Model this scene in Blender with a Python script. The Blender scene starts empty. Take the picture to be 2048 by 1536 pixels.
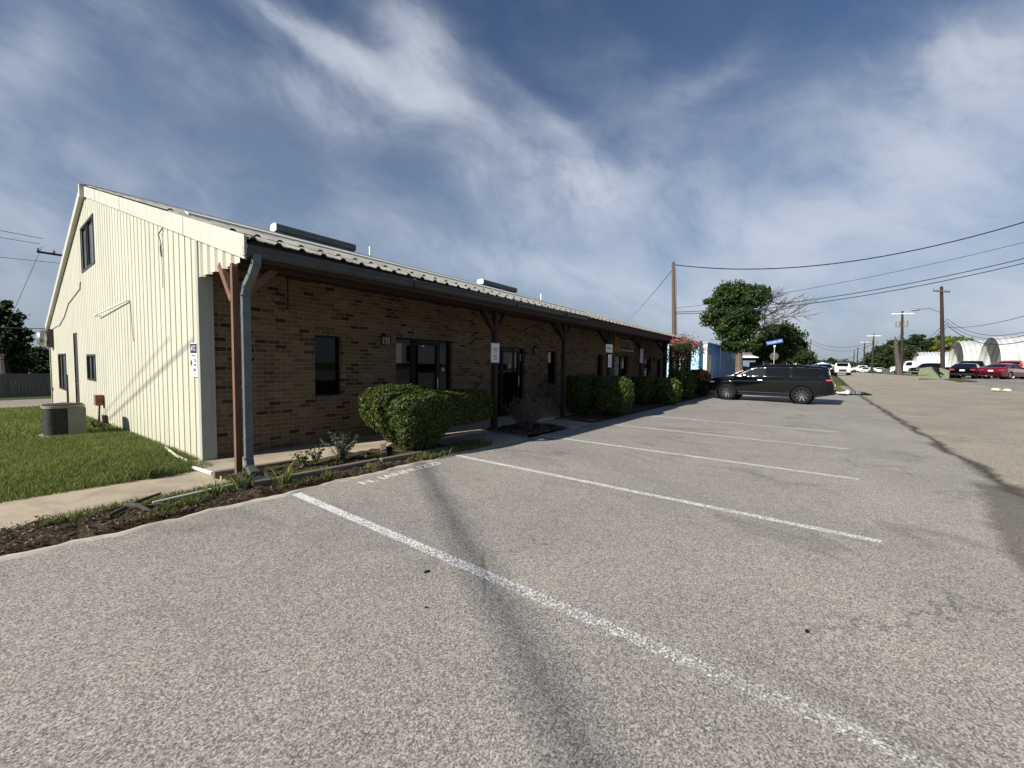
import bpy, math, random
import numpy as np
from mathutils import Vector, Matrix
random.seed(7); RNG=np.random.default_rng(7)
sc=bpy.context.scene; COL=sc.collection
R=math.radians
# ---------------------------------------------------------------- survey of the place (measured camera)
FPX,PCX,PCY=807.38,1024.,774.89
YAW,PIT,ROL=0.6470775,-0.0546806,0.01445325
H=1.6
_F=np.array([math.cos(PIT)*math.cos(YAW),math.cos(PIT)*math.sin(YAW),math.sin(PIT)])
_R=np.array([math.sin(YAW),-math.cos(YAW),0.]); _U=np.cross(_R,_F)
_c,_s=math.cos(ROL),math.sin(ROL)
CAMX=_c*_R+_s*_U; CAMY=-_s*_R+_c*_U
M3=np.array([CAMX,CAMY,_F])
def ray(u,v): return M3.T@np.array([(u-PCX)/FPX,-(v-PCY)/FPX,1.])
C0=np.array([0,0,H])
def at(u,v,d): return C0+ray(u,v)*d
def onY(u,v,Y): d=ray(u,v); return C0+d*Y/d[1]
def sstep(t): t=np.clip(t,0,1); return t*t*(3-2*t)
def gz(x,y):
    x=np.asarray(x,float); y=np.asarray(y,float)
    z=np.minimum(.75*sstep((x-30)/50)+.06*np.clip(-2.3-y,0,8.6)*sstep((x+10)/30),1.0)
    z=z-.028*np.clip(y-9,0,36)*(1-sstep((x-5)/18))
    return z
def g1(x,y): return float(gz(x,y))
# ---------------------------------------------------------------- tags
def tag(o,label=None,cat=None,group=None,kind=None):
    if label: o['label']=label
    if cat: o['category']=cat
    if group: o['group']=group
    if kind: o['kind']=kind
    return o
def thing(name,label,cat,loc=(0,0,0),rz=0,group=None):
    o=bpy.data.objects.new(name,None); COL.objects.link(o); o.location=loc; o.rotation_euler=(0,0,rz)
    o.empty_display_size=.2
    return tag(o,label,cat,group)
def copytree(o,parent=None):
    c=o.copy(); link(c,parent)
    for ch in list(KIDS.get(o.name,[])): copytree(ch,c)
    return c
KIDS={}
def link(o,parent):
    COL.objects.link(o)
    if parent is not None:
        o.parent=parent; KIDS.setdefault(parent.name,[]).append(o)
# ---------------------------------------------------------------- mesh builder
class MB:
    def __init__(s): s.v=[]; s.f=[]
    def add(s,vs,fs):
        n=len(s.v); s.v+= [tuple(map(float,p)) for p in vs]; s.f+=[tuple(i+n for i in f) for f in fs]; return s
    def box(s,a,b,m=None):
        x0,y0,z0=a; x1,y1,z1=b
        vs=[(x0,y0,z0),(x1,y0,z0),(x1,y1,z0),(x0,y1,z0),(x0,y0,z1),(x1,y0,z1),(x1,y1,z1),(x0,y1,z1)]
        if m is not None: vs=[tuple(m@Vector(p)) for p in vs]
        return s.add(vs,[(0,3,2,1),(4,5,6,7),(0,1,5,4),(1,2,6,5),(2,3,7,6),(3,0,4,7)])
    def bar(s,p,q,w,h=None,up=(0,0,1)):
        h=h or w; p=Vector(p); q=Vector(q); d=(q-p); L=d.length; d.normalize()
        a=d.cross(Vector(up)); 
        if a.length<1e-4: a=d.cross(Vector((0,1,0)))
        a.normalize(); b=a.cross(d).normalized()
        vs=[]
        for t in (p,q):
            for i,j in ((-1,-1),(1,-1),(1,1),(-1,1)): vs.append(t+a*(i*w/2)+b*(j*h/2))
        return s.add(vs,[(0,1,2,3),(7,6,5,4),(0,4,5,1),(1,5,6,2),(2,6,7,3),(3,7,4,0)])
    def tube(s,pts,r,n=8,cap=True):
        pts=[Vector(p) for p in pts]; k=len(pts)
        rs=r if hasattr(r,'__len__') else [r]*k
        base=len(s.v); ref=Vector((0.13,0.31,.94))
        for i,p in enumerate(pts):
            d=(pts[min(i+1,k-1)]-pts[max(i-1,0)])
            if d.length<1e-9: d=Vector((0,0,1))
            d.normalize()
            a=d.cross(ref)
            if a.length<1e-3: a=d.cross(Vector((1,0,0)))
            a.normalize(); b=d.cross(a)
            for j in range(n):
                t=2*math.pi*j/n; q=p+(a*math.cos(t)+b*math.sin(t))*rs[i]; s.v.append(tuple(q))
        for i in range(k-1):
            for j in range(n):
                a0=base+i*n+j; b0=base+i*n+(j+1)%n
                s.f.append((a0,b0,b0+n,a0+n))
        if cap:
            s.f.append(tuple(base+j for j in range(n))[::-1]); s.f.append(tuple(base+(k-1)*n+j for j in range(n)))
        return s
    def lathe(s,prof,center=(0,0,0),axis='z',n=24,cap=True):
        base=len(s.v); k=len(prof); cx,cy,cz=center
        for r,z in prof:
            for j in range(n):
                t=2*math.pi*j/n; a,b=r*math.cos(t),r*math.sin(t)
                if axis=='z': s.v.append((cx+a,cy+b,cz+z))
                elif axis=='y': s.v.append((cx+a,cy+z,cz+b))
                else: s.v.append((cx+z,cy+a,cz+b))
        for i in range(k-1):
            for j in range(n):
                a0=base+i*n+j; b0=base+i*n+(j+1)%n
                s.f.append((a0,b0,b0+n,a0+n))
        if cap:
            s.f.append(tuple(base+j for j in range(n))[::-1]); s.f.append(tuple(base+(k-1)*n+j for j in range(n)))
        return s
    def poly_prism(s,pts,d):
        n=len(pts); d=Vector(d)
        vs=[tuple(p) for p in pts]+[tuple(Vector(p)+d) for p in pts]
        return s.add(vs,[tuple(range(n))[::-1],tuple(range(n,2*n))]+[(i,(i+1)%n,(i+1)%n+n,i+n) for i in range(n)])
    def build(s,name,mat,parent=None,smooth=False,org=None):
        """org: world origin to subtract (vertices given in world space)"""
        me=bpy.data.meshes.new(name)
        v=np.array(s.v,float)
        if org is not None: v=v-np.array(org,float)
        me.from_pydata([tuple(p) for p in v],[],s.f); me.materials.append(mat)
        if smooth: me.polygons.foreach_set('use_smooth',[True]*len(me.polygons))
        me.update()
        o=bpy.data.objects.new(name,me); link(o,parent); 
        if org is not None and parent is None: o.location=org
        return o
def npmesh(name,verts,faces,mat,parent=None,smooth=False,loc=None):
    """verts (N,3), faces (M,k) numpy"""
    verts=np.asarray(verts,np.float32)
    if loc is not None: verts=verts-np.array(loc,np.float32)
    faces=np.asarray(faces,np.int32); m,k=faces.shape
    me=bpy.data.meshes.new(name)
    me.vertices.add(len(verts)); me.vertices.foreach_set('co',verts.ravel())
    me.loops.add(m*k); me.loops.foreach_set('vertex_index',faces.ravel())
    me.polygons.add(m); me.polygons.foreach_set('loop_start',np.arange(0,m*k,k,dtype=np.int32))
    me.polygons.foreach_set('loop_total',np.full(m,k,np.int32))
    if smooth: me.polygons.foreach_set('use_smooth',np.ones(m,bool))
    me.materials.append(mat); me.update(calc_edges=True); me.validate()
    o=bpy.data.objects.new(name,me); link(o,parent)
    if loc is not None and parent is None: o.location=loc
    return o
# ---------------------------------------------------------------- materials
def newmat(name):
    m=bpy.data.materials.new(name); m.use_nodes=True; nt=m.node_tree
    return m,nt,nt.nodes,nt.links,nt.nodes['Principled BSDF']
def N(nt,t,**kw):
    n=nt.nodes.new(t)
    for k,v in kw.items():
        if k in ('inp',):
            for a,b in v.items(): n.inputs[a].default_value=b
        else: setattr(n,k,v)
    return n
def ramp(nt,stops,interp='LINEAR'):
    n=nt.nodes.new('ShaderNodeValToRGB'); cr=n.color_ramp; cr.interpolation=interp
    while len(cr.elements)<len(stops): cr.elements.new(.5)
    for e,(p,c) in zip(cr.elements,stops):
        e.position=p; e.color=(c[0],c[1],c[2],1) if hasattr(c,'__len__') else (c,c,c,1)
    return n
def mixc(nt,f,a,b,mode='MIX'):
    n=nt.nodes.new('ShaderNodeMix'); n.data_type='RGBA'; n.blend_type=mode
    for sock,val in ((0,f),(6,a),(7,b)):
        if hasattr(val,'is_linked') or hasattr(val,'links'): nt.links.new(val,n.inputs[sock])
        elif hasattr(val,'__len__'): n.inputs[sock].default_value=(val[0],val[1],val[2],1)
        else: n.inputs[sock].default_value=val
    return n.outputs[2]
def mth(nt,op,a,b=None,clamp=False):
    n=nt.nodes.new('ShaderNodeMath'); n.operation=op; n.use_clamp=clamp
    for i,val in enumerate((a,b)):
        if val is None: continue
        if hasattr(val,'links'): nt.links.new(val,n.inputs[i])
        else: n.inputs[i].default_value=val
    return n.outputs[0]
def objco(nt,scale=(1,1,1),rot=(0,0,0),geo=True):
    if geo: src=N(nt,'ShaderNodeNewGeometry').outputs['Position']
    else: src=N(nt,'ShaderNodeTexCoord').outputs['Object']
    mp=N(nt,'ShaderNodeMapping'); mp.inputs['Scale'].default_value=scale; mp.inputs['Rotation'].default_value=rot
    nt.links.new(src,mp.inputs['Vector']); return mp.outputs[0]
def noise(nt,co,scale,detail=4,rough=.55,dist=0):
    n=N(nt,'ShaderNodeTexNoise'); n.inputs['Scale'].default_value=scale; n.inputs['Detail'].default_value=detail
    n.inputs['Roughness'].default_value=rough; n.inputs['Distortion'].default_value=dist
    nt.links.new(co,n.inputs['Vector']); return n.outputs['Fac']
def bump(nt,bs,hgt,strength,dist):
    b=N(nt,'ShaderNodeBump'); b.inputs['Strength'].default_value=strength; b.inputs['Distance'].default_value=dist
    nt.links.new(hgt,b.inputs['Height']); nt.links.new(b.outputs[0],bs.inputs['Normal'])
def simple(name,col,rough=.6,metal=0,var=.15,scale=6,bmp=0,c2=None,spec=.5,coat=0,geo=False,streak=None):
    m,nt,ns,lk,bs=newmat(name)
    co=objco(nt,geo=geo,scale=streak or (1,1,1)); f=noise(nt,co,scale,5,.6)
    c2=c2 or tuple(c*(1-var*2) for c in col); c1=tuple(min(1,c*(1+var)) for c in col)
    r=ramp(nt,[(.3,c2),(.7,c1)]); lk.new(f,r.inputs[0]); lk.new(r.outputs[0],bs.inputs['Base Color'])
    bs.inputs['Roughness'].default_value=rough; bs.inputs['Metallic'].default_value=metal
    bs.inputs['Specular IOR Level'].default_value=spec; bs.inputs['Coat Weight'].default_value=coat
    bs.inputs['Coat Roughness'].default_value=.04
    if bmp: bump(nt,bs,noise(nt,co,scale*6,4),.6,bmp)
    return m
def flat(name,col,rough=.5,metal=0,spec=.5,coat=0):
    m,nt,ns,lk,bs=newmat(name); bs.inputs['Base Color'].default_value=(*col,1)
    bs.inputs['Roughness'].default_value=rough; bs.inputs['Metallic'].default_value=metal
    bs.inputs['Specular IOR Level'].default_value=spec; bs.inputs['Coat Weight'].default_value=coat; bs.inputs['Coat Roughness'].default_value=.03
    return m
MT={}
# pavement: aggregate asphalt shared by the lot and the street
def pavement():
    m,nt,ns,lk,bs=newmat('aggregate_asphalt')
    co=objco(nt)
    vor=N(nt,'ShaderNodeTexVoronoi'); vor.inputs['Scale'].default_value=140; lk.new(co,vor.inputs['Vector'])
    sep=N(nt,'ShaderNodeSeparateColor'); lk.new(vor.outputs['Color'],sep.inputs[0])
    st=ramp(nt,[(0,(.042,.038,.033)),(.18,(.132,.121,.104)),(.43,(.328,.302,.261)),(.76,(.54,.50,.437)),(1,(.85,.80,.73))]); lk.new(sep.outputs[0],st.inputs[0])
    n2=noise(nt,co,320,3,.65)
    g=mixc(nt,.36,st.outputs[0],mixc(nt,n2,(.13,.12,.105),(.53,.495,.435)))
    # broad patches
    big=noise(nt,co,.45,5,.6,.4); g=mixc(nt,1.0,g,ramp_out(nt,big,[(.3,(.86,.86,.87)),(.7,(1.1,1.09,1.07))]),'MULTIPLY')
    med=noise(nt,objco(nt,(1,.35,1)),3.2,6,.62,.6); g=mixc(nt,1.0,g,ramp_out(nt,med,[(.25,(.86,.855,.85)),(.42,(1,1,1)),(.8,(1.05,1.045,1.03))]),'MULTIPLY')
    # oil/tar stains
    blot=noise(nt,objco(nt,(1,.55,1)),1.15,3,.5,1.2); bl=ramp(nt,[(.60,0),(.70,.62)]); lk.new(blot,bl.inputs[0])
    blf=noise(nt,co,14,3,.6); g=mixc(nt,mth(nt,'MULTIPLY',bl.outputs[0],blf),g,(.10,.092,.085))
    # seam along the street gutter, ragged
    pos=N(nt,'ShaderNodeNewGeometry').outputs['Position']; sx=N(nt,'ShaderNodeSeparateXYZ'); lk.new(pos,sx.inputs[0])
    X,Y=sx.outputs[0],sx.outputs[1]
    wob=noise(nt,objco(nt,(.55,1,1)),1.3,5,.6,.5); wob2=noise(nt,objco(nt,(1,1,1)),5,5,.65)
    yy=mth(nt,'ADD',Y,mth(nt,'MULTIPLY',mth(nt,'SUBTRACT',wob,.5),.55)); yy=mth(nt,'ADD',yy,mth(nt,'MULTIPLY',mth(nt,'SUBTRACT',wob2,.5),.25))
    # street colour (tan worn chipseal) below y=-2.2
    stf=ramp(nt,[(.45,1),(.55,0)]); mr=N(nt,'ShaderNodeMapRange'); mr.inputs['From Min'].default_value=-2.7; mr.inputs['From Max'].default_value=-1.7
    lk.new(yy,mr.inputs['Value']); lk.new(mr.outputs[0],stf.inputs[0])
    tanv=noise(nt,objco(nt,(.05,.9,1)),1.0,5,.6,.3)
    tan=ramp_out(nt,tanv,[(.3,(.92,.93,.86)),(.48,(1.0,.98,.89)),(.62,(1.08,1.01,.87)),(.75,(.96,.96,.89))])
    g=mixc(nt,stf.outputs[0],g,mixc(nt,1.0,g,tan,'MULTIPLY'))
    # dark dirt in the seam
    dd=mth(nt,'ABSOLUTE',mth(nt,'ADD',yy,2.2)); 
    wid=mth(nt,'MULTIPLY',noise(nt,objco(nt,(.5,.5,1)),1.1,4,.6),.30)
    seam=mth(nt,'SUBTRACT',1.0,mth(nt,'DIVIDE',dd,wid),True)
    g=mixc(nt,mth(nt,'MULTIPLY',seam,1.0,True),g,(.055,.047,.040))
    # brown damp silt patch close on the right
    px=mth(nt,'ADD',mth(nt,'MULTIPLY',X,-1.0),8.9)          # >0 for x<8.9
    pe=mth(nt,'ADD',mth(nt,'MULTIPLY',mth(nt,'ADD',yy,1.30),-1.0),mth(nt,'MULTIPLY',mth(nt,'MAXIMUM',mth(nt,'SUBTRACT',X,5.6),0.0),-.17))
    pf=mth(nt,'MULTIPLY',mth(nt,'MULTIPLY',px,2.5,True),mth(nt,'MULTIPLY',pe,7,True))
    low=mth(nt,'MULTIPLY',mth(nt,'ADD',yy,3.1),4,True); pf=mth(nt,'MULTIPLY',pf,low)
    g=mixc(nt,mth(nt,'MULTIPLY',pf,.62),g,(.085,.07,.055))
    # fine cracks
    cr=N(nt,'ShaderNodeTexVoronoi',feature='DISTANCE_TO_EDGE'); cr.inputs['Scale'].default_value=.33
    wv=noise(nt,co,1.7,5,.65); av=N(nt,'ShaderNodeVectorMath',operation='ADD'); cv=N(nt,'ShaderNodeCombineXYZ'); lk.new(wv,cv.inputs[0]); lk.new(wv,cv.inputs[1]); lk.new(co,av.inputs[0]); lk.new(cv.outputs[0],av.inputs[1]); lk.new(av.outputs[0],cr.inputs['Vector'])
    ck=ramp(nt,[(.0,1),(.0045,0)]); lk.new(cr.outputs['Distance'],ck.inputs[0])
    crm=ramp(nt,[(.48,0),(.58,1)]); lk.new(noise(nt,co,.4,2),crm.inputs[0])
    g=mixc(nt,mth(nt,'MULTIPLY',mth(nt,'MULTIPLY',ck.outputs[0],crm.outputs[0]),.6),g,(.06,.055,.05))
    lk.new(g,bs.inputs['Base Color']); bs.inputs['Roughness'].default_value=.9; bs.inputs['Specular IOR Level'].default_value=.25
    bump(nt,bs,mth(nt,'ADD',sep.outputs[0],n2),.75,.006)
    return m
def ramp_out(nt,f,stops):
    r=ramp(nt,stops); nt.links.new(f,r.inputs[0]); return r.outputs[0]
MT['pave']=pavement()
def paint_worn(off=0.):
    m,nt,ns,lk,bs=newmat('worn_white_paint'); co=objco(nt)
    bs.inputs['Base Color'].default_value=(.78,.78,.75,1); bs.inputs['Roughness'].default_value=.8
    vor=N(nt,'ShaderNodeTexVoronoi'); vor.inputs['Scale'].default_value=95; lk.new(co,vor.inputs['Vector'])
    sp=N(nt,'ShaderNodeSeparateColor'); lk.new(vor.outputs['Color'],sp.inputs[0])
    big=noise(nt,co,2.2,4,.6)
    # more wear towards the street end
    pos=N(nt,'ShaderNodeNewGeometry').outputs['Position']; sx=N(nt,'ShaderNodeSeparateXYZ'); lk.new(pos,sx.inputs[0])
    wy=mth(nt,'MULTIPLY',mth(nt,"MULTIPLY",mth(nt,"SUBTRACT",3.6,sx.outputs[1]),mth(nt,"MAXIMUM",mth(nt,"SUBTRACT",2.1,mth(nt,"MULTIPLY",sx.outputs[0],.36)),.2)),.085)
    thr=mth(nt,'ADD',mth(nt,'ADD',mth(nt,'MULTIPLY',sp.outputs[0],.75),mth(nt,'MULTIPLY',big,.6)),wy)
    thr=mth(nt,'SUBTRACT',thr,off); fac=ramp(nt,[(.68,.92),(1.06,0)]); lk.new(thr,fac.inputs[0])
    tr=N(nt,'ShaderNodeBsdfTransparent'); mx=N(nt,'ShaderNodeMixShader'); lk.new(fac.outputs[0],mx.inputs[0]); lk.new(tr.outputs[0],mx.inputs[1]); lk.new(bs.outputs[0],mx.inputs[2])
    lk.new(mx.outputs[0],ns['Material Output'].inputs[0]); return m
MT['paint']=paint_worn(); MT['paint2']=paint_worn(.18)
def brick():
    m,nt,ns,lk,bs=newmat('tan_brick')
    pos=N(nt,'ShaderNodeNewGeometry').outputs['Position']; sx=N(nt,'ShaderNodeSeparateXYZ'); lk.new(pos,sx.inputs[0])
    cb=N(nt,'ShaderNodeCombineXYZ'); lk.new(mth(nt,'ADD',sx.outputs[0],sx.outputs[1]),cb.inputs[0]); lk.new(sx.outputs[2],cb.inputs[1])
    b=N(nt,'ShaderNodeTexBrick'); lk.new(cb.outputs[0],b.inputs['Vector'])
    for k,v in {'Scale':1,'Mortar Size':.0065,'Mortar Smooth':.15,'Bias':0,'Brick Width':.2032,'Row Height':.0762}.items(): b.inputs[k].default_value=v
    b.offset=.43; b.offset_frequency=2; b.squash=1
    b.inputs['Color1'].default_value=(0,0,0,1); b.inputs['Color2'].default_value=(1,1,1,1); b.inputs['Mortar'].default_value=(0.5,0.5,0.5,1)
    rnd=N(nt,'ShaderNodeSeparateColor'); lk.new(b.outputs['Color'],rnd.inputs[0])
    cr=ramp_out(nt,rnd.outputs[0],[(0,(.038,.022,.015)),(.08,(.058,.035,.023)),(.15,(.088,.056,.034)),(.25,(.116,.079,.046)),(.45,(.142,.101,.059)),(.65,(.158,.115,.068)),(.8,(.136,.093,.054)),(1,(.188,.142,.088))])
    n=noise(nt,objco(nt,(4,1,14)),3,5,.65); cr=mixc(nt,1,cr,ramp_out(nt,n,[(.3,(.78,.76,.74)),(.7,(1.12,1.1,1.08))]),'MULTIPLY')
    lowd=noise(nt,objco(nt,(1,1,1)),1.2,4,.6)
    cr=mixc(nt,1,cr,ramp_out(nt,lowd,[(.3,(.85,.84,.82)),(.7,(1.08,1.08,1.08))]),'MULTIPLY')
    col=mixc(nt,b.outputs['Fac'],cr,(.20,.163,.113))
    lk.new(col,bs.inputs['Base Color']); bs.inputs['Roughness'].default_value=.9; bs.inputs['Specular IOR Level'].default_value=.2
    inv=mth(nt,'SUBTRACT',1.0,b.outputs['Fac']); bump(nt,bs,mth(nt,'ADD',inv,mth(nt,'MULTIPLY',n,.3)),.6,.008)
    return m
MT['brick']=brick()
def siding():
    m,nt,ns,lk,bs=newmat('cream_siding'); co=objco(nt,(1,1,.25))
    f=noise(nt,co,1.4,6,.62,.3); c=ramp_out(nt,f,[(.25,(.43,.415,.325)),(.55,(.495,.482,.39)),(.8,(.535,.525,.445))])
    pos=N(nt,'ShaderNodeNewGeometry').outputs['Position']; sx=N(nt,'ShaderNodeSeparateXYZ'); lk.new(pos,sx.inputs[0])
    # splash dirt on the lowest half metre and chalky streaks
    st=noise(nt,objco(nt,(1,9,.5)),2.0,5,.6); c=mixc(nt,mth(nt,'MULTIPLY',ramp_out(nt,st,[(.55,0),(.8,1)]),.16),c,(.42,.42,.34))
    lo=N(nt,'ShaderNodeMapRange'); lo.inputs['From Min'].default_value=.55; lo.inputs['From Max'].default_value=-.1; lk.new(sx.outputs[2],lo.inputs['Value'])
    c=mixc(nt,mth(nt,'MULTIPLY',lo.outputs[0],mth(nt,'MULTIPLY',st,.55),True),c,(.36,.33,.22))
    lk.new(c,bs.inputs['Base Color']); bs.inputs['Roughness'].default_value=.5; bs.inputs['Specular IOR Level'].default_value=.35
    bump(nt,bs,noise(nt,objco(nt,(1,2,.3)),2.5,3),.25,.01); return m
MT['siding']=siding()
MT['trim']=simple('cream_trim',(.50,.485,.38),.45,0,.07,2.5)
MT['rake']=simple('rake_trim_white',(.50,.49,.415),.45,0,.06,2.5)
MT['trimgrey']=simple('corner_trim_cream',(.36,.37,.32),.5,0,.08,2)
def roofm():
    m,nt,ns,lk,bs=newmat('galvanised_roof'); co=objco(nt,(1.0,.35,1))
    f=noise(nt,co,2.6,6,.65,.4); f2=noise(nt,objco(nt,(3.3,.25,1)),3.0,4,.6)
    c=ramp_out(nt,f,[(.25,(.15,.148,.135)),(.5,(.22,.218,.198)),(.75,(.29,.286,.26))])
    c=mixc(nt,1,c,ramp_out(nt,f2,[(.3,(.80,.80,.79)),(.7,(1.08,1.08,1.07))]),'MULTIPLY')
    lk.new(c,bs.inputs['Base Color']); bs.inputs['Metallic'].default_value=0; bs.inputs['Roughness'].default_value=1; bs.inputs['Specular IOR Level'].default_value=0
    return m
MT['roof']=roofm()
MT['lap']=simple('lap_flashing',(.62,.62,.59),.7,0,.05,3)
MT['gutter']=simple('grey_gutter_paint',(.042,.045,.045),.5,0,.15,4)
MT['down']=simple('downspout_paint',(.11,.128,.135),.45,.1,.12,5)
MT['vent']=simple('grey_ridge_vent_metal',(.13,.14,.135),.5,.3,.12,3)
MT['ventend']=simple('pale_vent_end',(.62,.62,.56),.5,.1,.06,3)
def wood(name,c1,c2,sc=(14,14,1.2)):
    m,nt,ns,lk,bs=newmat(name); f=noise(nt,objco(nt,sc,geo=True),2.5,6,.65,.8)
    lk.new(ramp_out(nt,f,[(.25,c2),(.7,c1)]),bs.inputs['Base Color']); bs.inputs['Roughness'].default_value=.8; bs.inputs['Specular IOR Level'].default_value=.25
    bump(nt,bs,f,.5,.004); return m
MT['post']=wood('stained_post_wood',(.20,.115,.072),(.085,.048,.032))
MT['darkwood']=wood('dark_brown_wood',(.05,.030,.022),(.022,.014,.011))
MT['fascia']=wood('brown_fascia',(.06,.034,.027),(.03,.019,.015),(1.2,14,14))
MT['timber']=wood('grey_landscape_timber',(.24,.20,.155),(.09,.07,.05),(1.5,14,14))
MT['pole']=wood('weathered_pole_wood',(.15,.105,.075),(.05,.034,.026),(16,16,.8))
MT['poledark']=wood('creosote_pole_wood',(.045,.032,.028),(.018,.014,.012),(16,16,.8))
MT['deadwood']=wood('dead_grey_wood',(.10,.085,.07),(.045,.038,.032),(10,10,1))
MT['twig']=wood('dead_twig',(.15,.125,.105),(.06,.048,.04),(14,14,4))
MT['bark']=wood('bark',(.16,.125,.09),(.06,.045,.032),(9,9,2))
MT['fence']=wood('grey_fence_boards',(.21,.185,.16),(.10,.085,.072),(7,7,.6))
MT['glass']=flat('dark_window_glass',(.002,.0025,.004),.03,0,.28)
MT['glass2']=simple('reflection_grey_glass',(.17,.20,.22),.08,0,.2,2)  # reflection on the gable panes put into the grey-blue base colour, pale curtains too
MT['frame']=flat('black_aluminium_frame',(.006,.006,.007),.5,0,.2)
MT['bronze']=flat('bronze_frame',(.05,.04,.035),.4,.3)
MT['black']=flat('black_plastic',(.009,.009,.010),.6,0,.2)
MT['white']=simple('white_paint',(.78,.78,.76),.5,0,.04,3)
MT['white2']=simple('white_pvc',(.78,.77,.70),.4,0,.05,6)
MT['steel']=simple('galvanised_steel',(.50,.51,.50),.33,.85,.1,8)
MT['silver']=flat('chrome',(.75,.75,.75),.12,1)
MT['alloy']=flat('dark_alloy',(.16,.16,.165),.25,.9)
MT['grey']=simple('grey_metal',(.25,.26,.26),.45,.3,.1,6)
MT['rust']=simple('rusty_box_metal',(.23,.11,.055),.7,.2,.25,9)
MT['coil']=simple('dark_condenser_coil',(.035,.033,.030),.6,.3,.2,10)
MT['actan']=simple('grey_beige_enamel',(.20,.195,.165),.5,0,.06,4)
def soil():
    m,nt,ns,lk,bs=newmat('mulch_soil'); co=objco(nt)
    f=noise(nt,co,22,7,.7); f2=noise(nt,co,2.2,4,.6)
    c=ramp_out(nt,f,[(.25,(.022,.014,.010)),(.5,(.060,.038,.025)),(.66,(.11,.075,.05)),(.8,(.19,.145,.10))])
    c=mixc(nt,ramp_out(nt,f2,[(.48,0),(.66,.75)]),c,ramp_out(nt,f,[(.3,(.045,.05,.02)),(.6,(.11,.115,.05)),(.8,(.19,.17,.08))]))
    lk.new(c,bs.inputs['Base Color']); bs.inputs['Roughness'].default_value=.95; bs.inputs['Specular IOR Level'].default_value=.1
    bump(nt,bs,f,1,.03); return m
MT['soil']=soil()
def concrete(name,c,dark=.6,stain=.5):
    m,nt,ns,lk,bs=newmat(name); co=objco(nt)
    f=noise(nt,co,1.6,6,.62,.5); f2=noise(nt,co,45,4,.6)
    cc=ramp_out(nt,f,[(.28,tuple(x*dark for x in c)),(.5,c),(.8,tuple(min(1,x*1.14) for x in c))])
    cc=mixc(nt,1,cc,ramp_out(nt,f2,[(.3,(.82,.81,.8)),(.7,(1.1,1.1,1.1))]),'MULTIPLY')
    lk.new(cc,bs.inputs['Base Color']); bs.inputs['Roughness'].default_value=.88; bs.inputs['Specular IOR Level'].default_value=.25
    bump(nt,bs,f2,.4,.004); return m
MT['conc']=concrete('sidewalk_concrete',(.44,.375,.275))
MT['kerb']=concrete('old_kerb_concrete',(.52,.47,.38),.6)
MT['lane']=concrete('lane_gravel',(.30,.26,.215),.7)
MT['oplot']=concrete('opposite_lot_asphalt',(.27,.25,.22),.62)
def grassground(name,c1,c2,c3):
    m,nt,ns,lk,bs=newmat(name); co=objco(nt)
    f=noise(nt,co,28,6,.7); f2=noise(nt,co,.9,5,.6,.4)
    c=ramp_out(nt,f,[(.25,tuple(x*.45 for x in c1)),(.5,c1),(.8,c2)])
    c=mixc(nt,ramp_out(nt,f2,[(.5,0),(.75,.7)]),c,c3)
    lk.new(c,bs.inputs['Base Color']); bs.inputs['Roughness'].default_value=.95; bs.inputs['Specular IOR Level'].default_value=.1
    bump(nt,bs,f,1,.05); return m
MT['lawn']=grassground('lawn_soil',(.075,.09,.03),(.13,.15,.05),(.14,.12,.06))
MT['field']=grassground('dry_field',(.09,.10,.035),(.17,.17,.07),(.20,.18,.10))
def leafm(name,c1,c2,c3,tr=.25,rough=.5,spec=.4):
    m,nt,ns,lk,bs=newmat(name)
    g=N(nt,'ShaderNodeNewGeometry'); c=ramp_out(nt,g.outputs['Random Per Island'],[(0,c1),(.5,c2),(1,c3)])
    nn=noise(nt,objco(nt),.9,3,.6); c=mixc(nt,1,c,ramp_out(nt,nn,[(.3,(.72,.74,.7)),(.7,(1.2,1.18,1.1))]),'MULTIPLY')
    lk.new(c,bs.inputs['Base Color']); bs.inputs['Roughness'].default_value=rough; bs.inputs['Specular IOR Level'].default_value=spec
    t=N(nt,'ShaderNodeBsdfTranslucent'); lk.new(mixc(nt,1,c,(1.3,1.5,.6),'MULTIPLY'),t.inputs[0])
    mx=N(nt,'ShaderNodeMixShader'); mx.inputs[0].default_value=tr; lk.new(bs.outputs[0],mx.inputs[1]); lk.new(t.outputs[0],mx.inputs[2])
    lk.new(mx.outputs[0],ns['Material Output'].inputs[0]); return m
MT['grass']=leafm('grass_blades',(.080,.105,.032),(.125,.155,.048),(.23,.235,.105),.28,.65,.2)
MT['drygrass']=leafm('dry_grass_blades',(.12,.11,.04),(.09,.13,.03),(.22,.19,.09),.3,.6)
MT['hedge']=leafm('boxwood_leaves',(.022,.040,.010),(.048,.072,.015),(.13,.15,.03),.22,.45,.3)
MT['hedge2']=leafm('yellow_green_hedge_leaves',(.04,.065,.014),(.08,.11,.022),(.15,.17,.04),.3,.4)
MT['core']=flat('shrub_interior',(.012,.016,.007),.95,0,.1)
MT['leafA']=leafm('tree_leaves_mid',(.018,.038,.010),(.032,.062,.014),(.060,.095,.026),.24,.5,.25)
MT['leafB']=leafm('tree_leaves_dark',(.012,.024,.008),(.022,.042,.013),(.045,.068,.022),.10,.6,.2)
MT['leafC']=leafm('tree_leaves_yellowgreen',(.09,.13,.02),(.14,.18,.03),(.19,.22,.05),.3,.5)
MT['leafD']=leafm('sage_leaves',(.08,.11,.07),(.13,.17,.11),(.19,.23,.16),.2,.6)
MT['flower']=leafm('pink_blossom',(.22,.05,.07),(.38,.12,.15),(.50,.24,.25),.25,.7,.2)
MT['mulch']=leafm('wood_chips',(.045,.032,.022),(.09,.064,.045),(.22,.17,.125),0,.9)
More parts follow.
